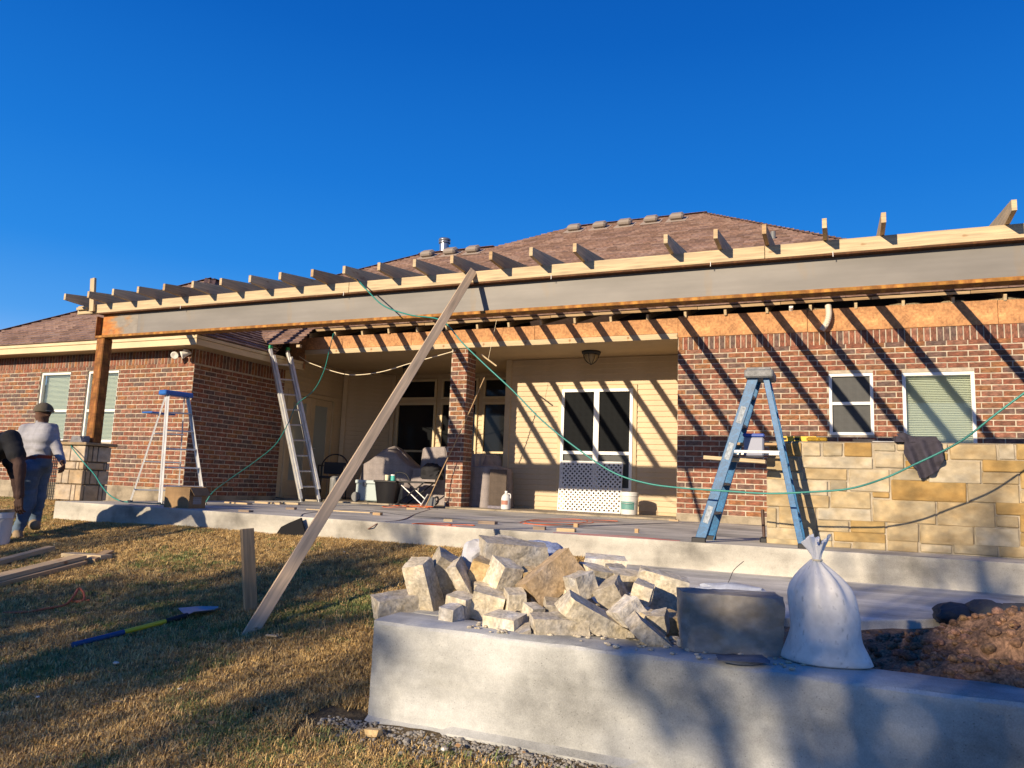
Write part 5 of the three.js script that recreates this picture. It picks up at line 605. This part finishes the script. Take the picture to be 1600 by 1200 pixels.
// ================================================================ PEOPLE
function sdfMesh(bones, res, smooth, pad = .06, fold = 0) {                      // bones: [a, b, ra, rb, colour]; one continuous surface by marching cubes
  const bb = new THREE.Box3(); bones.forEach(b => { bb.expandByPoint(b[0]); bb.expandByPoint(b[1]); }); const rm = Math.max(...bones.map(b => Math.max(b[2], b[3]))); bb.expandByScalar(rm + pad); const c = bb.getCenter(V()), sz = bb.getSize(V()), half = Math.max(sz.x, sz.y, sz.z) / 2 * (res / (res - 4));
  const mc = new MarchingCubes(res, new THREE.MeshBasicMaterial(), false, false, 400000); mc.isolation = 0; const ba = V(), pa = V();
  const pre = bones.map(b => ({ a: b[0], ba: b[1].clone().sub(b[0]), l2: Math.max(1e-9, b[0].distanceToSquared(b[1])), ra: b[2], rb: b[3], c: b[4], s: b[5] || null }));
  const dist = (x, y, z, out) => { let d = 1e9, best = 1e9, col = null; for (const b of pre) { const px = x - b.a.x, py = y - b.a.y, pz = z - b.a.z; let h = (px * b.ba.x + py * b.ba.y + pz * b.ba.z) / b.l2; h = h < 0 ? 0 : h > 1 ? 1 : h; const ex = px - b.ba.x * h, ey = py - b.ba.y * h, ez = pz - b.ba.z * h; const e = Math.sqrt(ex * ex + ey * ey + ez * ez) - (b.ra + (b.rb - b.ra) * h); if (e < best) { best = e; col = b.c; } if (d > 1e8) d = e; else { const k = smooth, q = Math.max(0, k - Math.abs(d - e)) / k; d = Math.min(d, e) - q * q * k * .25; } } if (out) out.c = col; return d; };
  let i = 0; for (let z = 0; z < res; z++) for (let y = 0; y < res; y++) for (let x = 0; x < res; x++, i++) { const X = c.x + ((x - res / 2) / (res / 2)) * half, Y = c.y + ((y - res / 2) / (res / 2)) * half, Z = c.z + ((z - res / 2) / (res / 2)) * half; mc.field[i] = -dist(X, Y, Z); }
  mc.update(); const n = mc.count, pos = new Float32Array(n * 3), col = new Float32Array(n * 3), o = {}; for (let k = 0; k < n; k++) { const X = c.x + mc.positionArray[k * 3] * half, Y = c.y + mc.positionArray[k * 3 + 1] * half, Z = c.z + mc.positionArray[k * 3 + 2] * half; pos[k * 3] = X; pos[k * 3 + 1] = Y; pos[k * 3 + 2] = Z; dist(X, Y, Z, o); col.set(o.c, k * 3); }
  let g = new THREE.BufferGeometry(); g.setAttribute('position', new THREE.BufferAttribute(pos, 3)); g.setAttribute('color', new THREE.BufferAttribute(col, 3)); const t = mergeVertices(new THREE.BufferGeometry().setAttribute('position', g.attributes.position.clone()), 1e-4); t.computeVertexNormals(); if (fold) { const tp = t.attributes.position, tn = t.attributes.normal; for (let k = 0; k < tp.count; k++) { const X = tp.getX(k), Y = tp.getY(k), Z = tp.getZ(k), a = fold * (n3(X * 9 + Y * 6, Y * 22, Z * 9, 3) + .6 * n3(X * 26, Y * 34 + X * 12, Z * 26, 5)); tp.setXYZ(k, X + tn.getX(k) * a, Y + tn.getY(k) * a, Z + tn.getZ(k) * a); } t.computeVertexNormals(); } const t2 = t.toNonIndexed(); g.setAttribute('position', t2.attributes.position); g.setAttribute('normal', t2.attributes.normal); return boxUV(g);
}
function hand(wrist, dir, palmN, side, skin, s = 1) { // palm, four fingers of different length, thumb from the side of the palm
  const d = dir.clone().normalize(), n = palmN.clone().addScaledVector(d, -palmN.dot(d)).normalize(), w = new THREE.Vector3().crossVectors(d, n).multiplyScalar(side); const at = (a, b, c) => wrist.clone().addScaledVector(d, a * s).addScaledVector(w, b * s).addScaledVector(n, c * s); const B = [];
  B.push([at(0, -.012, 0), at(.085, -.028, 0), .021, .014, skin], [at(0, .0, 0), at(.09, -.008, 0), .021, .015, skin], [at(0, .012, 0), at(.088, .014, 0), .021, .014, skin], [at(.005, .016, 0), at(.08, .032, 0), .019, .013, skin]);
  [[-.03, .078], [-.01, .088], [.012, .082], [.032, .064]].forEach(([b, L], i) => { const p0 = at(.085, b, 0), p1 = at(.085 + L * .5, b * 1.05, .012), p2 = at(.085 + L * .8, b * 1.05, .035), p3 = at(.085 + L * .88, b * 1.05, .058); B.push([p0, p1, .0098, .0092, skin], [p1, p2, .0092, .0085, skin], [p2, p3, .0085, .0075, skin]); });
  B.push([at(.02, -.028, .004), at(.055, -.052, .016), .014, .0115, skin], [at(.055, -.052, .016), at(.082, -.056, .035), .0115, .0095, skin]); return sdfMesh(B, 64, .008, .02);
}
const bodyMat = mat([1, 1, 1], .85, 'cloth', .35, .0015, { vertexColors: true });
{
  const Z = 6.0, gp = onLawn(40, 836), z0 = gp.z, J = (px, py, dz = 0) => onZ(px, py, z0 + dz); const shirt = [.46, .46, .50], jean = [.13, .20, .30], boot = [.42, .31, .19], skin = [.16, .075, .045], hairc = [.02, .015, .012], belt = [.40, .07, .03];
  const p = thing('person', 'man in grey long sleeved shirt, jeans and cap walking past the stone pier', 'person');
  const hipL = J(48, 734, .09), hipR = J(66, 731, -.08), knL = J(45, 784, .05), knR = J(61, 778, -.1), anL = J(27, 829, .12), anR = J(54, 815, -.12), toeL = J(20, 842, .02), toeR = J(58, 823, -.2), heelL = J(28, 840, .14), heelR = J(53, 821, -.08); const shL = J(39, 671, .06), shR = J(81, 671, -.05), elR = J(90, 703, -.06), wrR = J(98, 722, -.02), elL = J(28, 702, .1), wrL = J(22, 732, .0);
  const B = [
    [J(50, 700), J(68, 700), .115, .11, shirt], [J(48, 685), J(72, 684), .12, .115, shirt], [J(46, 674), J(75, 673), .092, .088, shirt], [J(50, 712), J(64, 711), .108, .104, shirt], [J(63, 668), J(65, 661), .065, .058, shirt], [shL, elL, .066, .05, shirt], [elL, wrL, .05, .036, shirt], [shR, elR, .068, .052, shirt], [elR, wrR, .052, .034, shirt],
    [J(51, 717), J(64, 716), .106, .104, belt], [J(50, 724), J(64, 723), .110, .106, jean], [hipL, hipR, .10, .10, jean], [hipL, knL, .096, .068, jean], [knL, anL, .074, .056, jean], [hipR, knR, .094, .066, jean], [knR, anR, .072, .056, jean],
    [anL, heelL, .05, .048, boot], [heelL, toeL, .046, .038, boot], [anR, heelR, .05, .046, boot], [heelR, toeR, .045, .038, boot], [J(65, 662), J(67, 650), .056, .056, skin], [J(66, 652), J(68, 644), .072, .088, skin], [J(71, 647), J(76, 648), .05, .02, skin]];
  part(p, 'body', sdfMesh(B, 140, .028, .06, .011), bodyMat);
  part(p, 'hand', hand(wrR, J(103, 742, .06).sub(wrR), V(-.6, 0, .6), 1, skin), bodyMat);
  const hc = J(68, 643), cap = thing('baseball_cap', 'faded olive cap worn by the man in the grey shirt', 'cap'); cap.position.copy(hc); cap.rotation.y = -.35; cap.rotation.z = -.06; const dome = new THREE.SphereGeometry(.104, 28, 14, 0, Math.PI * 2, 0, 1.62); part(cap, 'crown', dome.scale(1.02, 1.0, 1), mat([.145, .115, .075], .9, 'cloth', .1, .001)); const br = new THREE.CylinderGeometry(.1, .1, .008, 30, 1, false, -.2, Math.PI + .4); br.scale(.95, 1, .85); part(cap, 'brim', br.translate(.055, .004, 0), mat([.12, .095, .06], .9, 'cloth', .1, .001)); part(cap, 'strap', new THREE.TorusGeometry(.105, .006, 6, 30, 2.2).rotateX(Math.PI / 2).rotateY(2.1).translate(0, .012, 0), mat([.26, .22, .16], .9));
  scene.remove(cap); p.add(cap); cap.name = 'cap'; cap.userData = {}; 
}
{ // second man, bending, mostly outside the picture
  const z0 = 6.75, J = (px, py, dz = 0) => onZ(px + 7, py, z0 + dz), shirt = [.012, .012, .014], skin = [.10, .048, .03], jean = [.03, .04, .06], boot = [.12, .09, .06];
  const p = thing('person', 'man in a black short sleeved shirt bending down with one arm lowered', 'person'); const ground = px => { const q = J(px, 800); q.y = lawnY(q.x, q.z) + .03; return q; };
  const hip1 = J(-80, 745), hip2 = J(-82, 742, -.2), f1 = ground(-70), f2 = ground(-105), sh1 = J(10, 685, .08), sh2 = J(-4, 690, -.22), el = J(24, 728, .1), wr = J(24, 776, .1); const mid = (a, b, t = .5) => a.clone().lerp(b, t);
  const B = [[hip1, mid(sh1, hip1, .4), .13, .13, shirt], [hip2, mid(sh2, hip2, .4), .13, .12, shirt], [mid(sh1, hip1, .4), mid(sh1, hip1, .12), .135, .115, shirt], [mid(sh2, hip2, .4), mid(sh2, hip2, .12), .13, .11, shirt], [sh1, mid(sh1, el, .62), .09, .078, shirt], [mid(sh1, el, .55), el, .056, .048, skin], [el, wr, .05, .034, skin], [sh2, J(15, 740, -.25), .08, .05, shirt], [J(15, 740, -.25), J(20, 775, -.15), .045, .033, skin], [hip1, hip2, .13, .13, jean], [hip1, mid(hip1, f1).add(V(.1, .02, 0)), .11, .08, jean], [mid(hip1, f1).add(V(.1, .02, 0)), f1.clone().add(V(0, .06, 0)), .078, .055, jean], [hip2, mid(hip2, f2).add(V(.1, .02, 0)), .11, .08, jean], [mid(hip2, f2).add(V(.1, .02, 0)), f2.clone().add(V(0, .06, 0)), .078, .055, jean], [f1.clone().add(V(-.04, 0, 0)), f1.clone().add(V(.16, -.01, 0)), .048, .04, boot], [f2.clone().add(V(-.04, 0, 0)), f2.clone().add(V(.16, -.01, 0)), .048, .04, boot], [mid(sh1, sh2), J(8, 668, -.08), .07, .06, skin], [J(6, 676, -.1), J(12, 690, -.1), .085, .08, skin]];
  part(p, 'body', sdfMesh(B.slice(0, 16).concat([[mid(sh1, sh2), mid(sh1, sh2).add(V(.08, -.06, 0)), .075, .06, skin], [mid(sh1, sh2).add(V(.1, -.08, -.02)), mid(sh1, sh2).add(V(.14, -.14, -.02)), .085, .08, skin]]), 120, .04, .06, .009), bodyMat); part(p, 'hand', hand(wr, V(.02, -1, .05), V(-.3, 0, -.9), 1, skin), bodyMat);
  const b = onLawn(12, 832); b.z = 6.5; b.y = lawnY(b.x, b.z); const bk = bucket('mortar_bucket', 'dirty white bucket standing on the lawn below the bending man', V(onZ(-3, 815, 6.5).x, lawnY(onZ(-3, 815, 6.5).x, 6.5) + .005, 6.5), .92);
  solo('bucket_lumps', roughBlock(.2, .08, .2, 55, .015, .1).translate(bk.position.x, bk.position.y + .33, bk.position.z), rockMats[4], 'lump of mixed mortar filling the dirty white bucket', 'mortar');
}
{ // wire mesh panel and shrubs beyond the walking man
  const a = onZ(74, 770, 2.45), b = onZ(103, 690, 2.45), f = thing('mesh_panel', 'dark wire mesh panel standing on the grass behind the walking man', 'mesh panel'), l = []; const x0 = a.x - .5, x1 = b.x, y0 = lawnY(x1, 2.45), y1 = b.y; for (let x = x0; x <= x1; x += .05) l.push(box(x - .004, x + .004, y0, y1, 2.446, 2.454)); for (let y = y0 + .02; y <= y1; y += .05) l.push(box(x0, x1, y - .004, y + .004, 2.456, 2.462)); stuff(part(f, 'wire_mesh', join(l), M.black)); part(f, 'frame', join([cbox(x0 - .02, x0, y0 - .05, y1 + .02, 2.43, 2.47), cbox(x1, x1 + .02, y0 - .05, y1 + .02, 2.43, 2.47), cbox(x0, x1, y1, y1 + .02, 2.43, 2.47)]), M.black);
}

// ================================================================ GRASS
{
  const g0 = RNG(99), blade = () => { const h = R(.016, .042, g0), w = R(.0013, .0026, g0), a = R(0, 6.28, g0), b = R(.2, 1.15, g0), x = R(-.022, .022, g0), z = R(-.022, .022, g0), dx = Math.cos(a), dz = Math.sin(a), p = []; const A = [x - dz * w, 0, z + dx * w], B2 = [x + dz * w, 0, z - dx * w], m = h * .6, o = h * b * .4, Cc = [x + dx * o - dz * w * .8, m, z + dz * o + dx * w * .8], D = [x + dx * o + dz * w * .8, m, z + dz * o - dx * w * .8], T = [x + dx * h * b, h * (1.05 - b * .3), z + dz * h * b]; p.push(...A, ...B2, ...D, ...A, ...D, ...Cc, ...Cc, ...D, ...T); return p; };
  const tufts = [0, 1, 2].map(() => { const p = []; for (let i = 0; i < 12; i++) p.push(...blade()); const g = new THREE.BufferGeometry(); g.setAttribute('position', new THREE.Float32BufferAttribute(p, 3)); g.computeVertexNormals(); return boxUV(g); });
  const spots = [[], [], []]; const tryAt = (x, z, keep) => { if (slabRect(x, z) || g0() > keep) return; if (x > .0 && z < 8.95 && z > 8.5 && g0() < 1.15 - (z - 8.6) * 2.5) return; spots[Math.floor(g0() * 3)].push([x, z]); };
  for (let i = 0; i < 200000; i++) { const r = 1.6 + 9.5 * Math.pow(g0(), 1.25), th = YAW + R(-.80, .72, g0); const x = CAM.x - Math.sin(th) * r, z = CAM.z - Math.cos(th) * r; if (z > 2.35) tryAt(x, z, 1); }
  for (let i = 0; i < 26000; i++) tryAt(R(-13, -7, g0), R(2.35, 7, g0), .8); for (let i = 0; i < 9000; i++) tryAt(R(-7, .3, g0), 5.03 + Math.abs(R(-.25, .25, g0)), .9); for (let i = 0; i < 60000; i++) tryAt(R(-9, 9, g0), R(9, 18, g0), .5);
  const gm = mat([1, 1, 1], .8, null, 1, 0, { side: THREE.DoubleSide }); const m4 = new THREE.Matrix4(), q = new THREE.Quaternion(), c = new THREE.Color();
  const pals = [[.64, .44, .17], [.56, .38, .145], [.72, .51, .22], [.46, .30, .11], [.33, .21, .085]], grn = [[.20, .24, .07], [.26, .27, .09], [.16, .21, .06]];
  spots.forEach((list, k) => { const im = new THREE.InstancedMesh(tufts[k], gm, list.length); list.forEach(([x, z], i) => { const s = R(.7, 1.35, g0); q.setFromAxisAngle(V(0, 1, 0), g0() * 6.28); m4.compose(V(x, lawnY(x, z) - .004, z), q, V(s, s * R(.6, 1.1, g0), s)); im.setMatrixAt(i, m4); const gn = n3(x * 1.1, z * 1.1, 0, 31) * .6 + n3(x * 4, z * 4, 0, 33) * .5; const P = gn + R(-.35, .35, g0) > .24 ? grn : pals, a = P[Math.floor(g0() * P.length)], f = R(.75, 1.2, g0); c.setRGB(a[0] * f, a[1] * f, a[2] * f); im.setColorAt(i, c); }); im.name = numbered('dry_grass'); im.userData = { kind: 'stuff', label: 'short dry straw coloured grass with green patches on the lawn', category: 'grass' }; scene.add(im); });
  { const lg = [], cs = [[.30, .17, .07], [.22, .12, .05], [.40, .26, .12]]; for (let i = 0; i < 420; i++) { const r = R(2, 8, g0), th = YAW + R(-.5, .66, g0), x = CAM.x - Math.sin(th) * r, z = CAM.z - Math.cos(th) * r; if (slabRect(x, z)) continue; const L = R(.012, .032, g0); lg.push(tint(boxUV(new THREE.PlaneGeometry(L, L * .55, 2, 1).rotateX(-1.57 + R(-.6, .6, g0)).rotateY(g0() * 6).translate(x, lawnY(x, z) + .03, z)), cs[i % 3])); } stuff(solo('fallen_leaves', join(lg), mat([1, 1, 1], .9, null, 1, 0, { vertexColors: true, side: THREE.DoubleSide }), 'small brown fallen leaves scattered over the grass', 'leaves')); }
  // scattered litter in the grass
  const bits = []; for (let i = 0; i < 22; i++) { const r = R(2.5, 7.5, g0), th = YAW + R(-.1, .62, g0), x = CAM.x - Math.sin(th) * r, z = CAM.z - Math.cos(th) * r; if (slabRect(x, z)) continue; const s = R(.006, .022, g0); bits.push(boxUV(new THREE.IcosahedronGeometry(s, 0).scale(R(.6, 1.6, g0), .5, 1).rotateY(g0() * 6).translate(x, lawnY(x, z) + .025, z))); } stuff(solo('stone_crumbs', join(bits), rockMats[5], 'small pale stone crumbs strewn over the dry grass', 'crumbs'));
  const fl = onLawn(583, 1152); solo('stone_shard', roughBlock(.06, .025, .04, 61, .008, .2).translate(fl.x, fl.y + .02, fl.z), rockMats[4], 'flat tan stone shard in the gravel at the wall foot', 'stone'); const ws = onLawn(424, 1001); solo('wood_sliver', chamfer(.08, .012, .02, .003).rotateY(.2).translate(ws.x, ws.y + .03, ws.z), M.lumberPale, 'pale wood sliver lying in the grass at the brace foot', 'offcut');
}
// ================================================================ TREES opposite the house, whose shade falls on the lawn and wall
function tree(x, z, h, spread, seed, label, leaves, low = .35) {
  const g0 = RNG(seed), t = thing('shade_tree', label, 'tree', 'trees opposite the house'), wood = [], lf = []; const y0 = lawnY(x, z) - .1;
  const seg = (a, b, r1, r2) => wood.push(boxUV(rod(a, b, r1, r2, 7))); const tips = [];
  const grow = (p, dir, len, r, lvl) => { const n = 3; let q = p, d = dir.clone(); for (let i = 0; i < n; i++) { const e = q.clone().addScaledVector(d, len / n); seg(q, e, r * (1 - i * .22), r * (1 - (i + 1) * .22)); q = e; d.add(V(R(-.2, .2, g0), R(-.06, .14, g0), R(-.2, .2, g0))).normalize(); if (lvl > 0 && i > 0) { const k = lvl > 2 ? 3 : 2; for (let j = 0; j < k; j++) { const nd = d.clone().multiplyScalar(.5).add(V(R(-1, 1, g0) * spread, R(-.15, .55, g0), R(-1, 1, g0) * spread)).normalize(); grow(q, nd, len * R(.5, .75, g0), r * .5, lvl - 1); } } if (lvl <= 1) tips.push([q.clone(), lvl]); } };
  const th = h * low; seg(V(x, y0, z), V(x + .1, y0 + th, z), h * .032, h * .025); grow(V(x + .1, y0 + th, z), V(.05, 1, .05).normalize(), h * .42, h * .023, 3);
  const top = y0 + h; for (const [p] of tips) for (let i = 0; i < leaves; i++) { const c = p.clone().add(V(R(-1, 1, g0), R(-.7, .7, g0), R(-1, 1, g0)).multiplyScalar(h * .055)); if (c.y > top || c.y < y0 + th * .9) continue; const s = R(.05, .13, g0), u = V(R(-1, 1, g0), R(-1, 1, g0), R(-1, 1, g0)).normalize(), v = V(R(-1, 1, g0), R(-1, 1, g0), R(-1, 1, g0)).cross(u).normalize(); const P = [c.clone().addScaledVector(u, -s), c.clone().addScaledVector(v, s * .5), c.clone().addScaledVector(u, s), c.clone().addScaledVector(v, -s * .5)]; for (const k of [0, 1, 2, 0, 2, 3]) lf.push(P[k].x, P[k].y, P[k].z); }
  part(t, 'trunk', join(wood), mat([.13, .10, .075], .95, 'grit', .4, .01)); const g = new THREE.BufferGeometry(); g.setAttribute('position', new THREE.Float32BufferAttribute(lf, 3)); g.computeVertexNormals(); part(t, 'crown', boxUV(g), mat([.07, .10, .03], .8, null, 1, 0, { transmission: .35, thickness: 0, side: THREE.DoubleSide }));
}
tree(-7.4, 25, 7.6, .8, 5, 'low spreading tree opposite the stone pier', 15); tree(-12.5, 28, 8.2, 1, 8, 'broad tree opposite the walking man', 11); tree(-2.75, 25, 7.05, .26, 13, 'slender tree opposite the white sack', 12, .42); tree(-.9, 25.3, 6.6, .5, 31, 'low leafy tree opposite the retaining wall', 40, .42); tree(-17, 30, 8.2, 1.1, 23, 'wide tree farthest from the stone counter', 8);
scene.traverse(o => { if (o.isMesh) { o.castShadow = true; o.receiveShadow = true; } });
renderer.render(scene, camera);
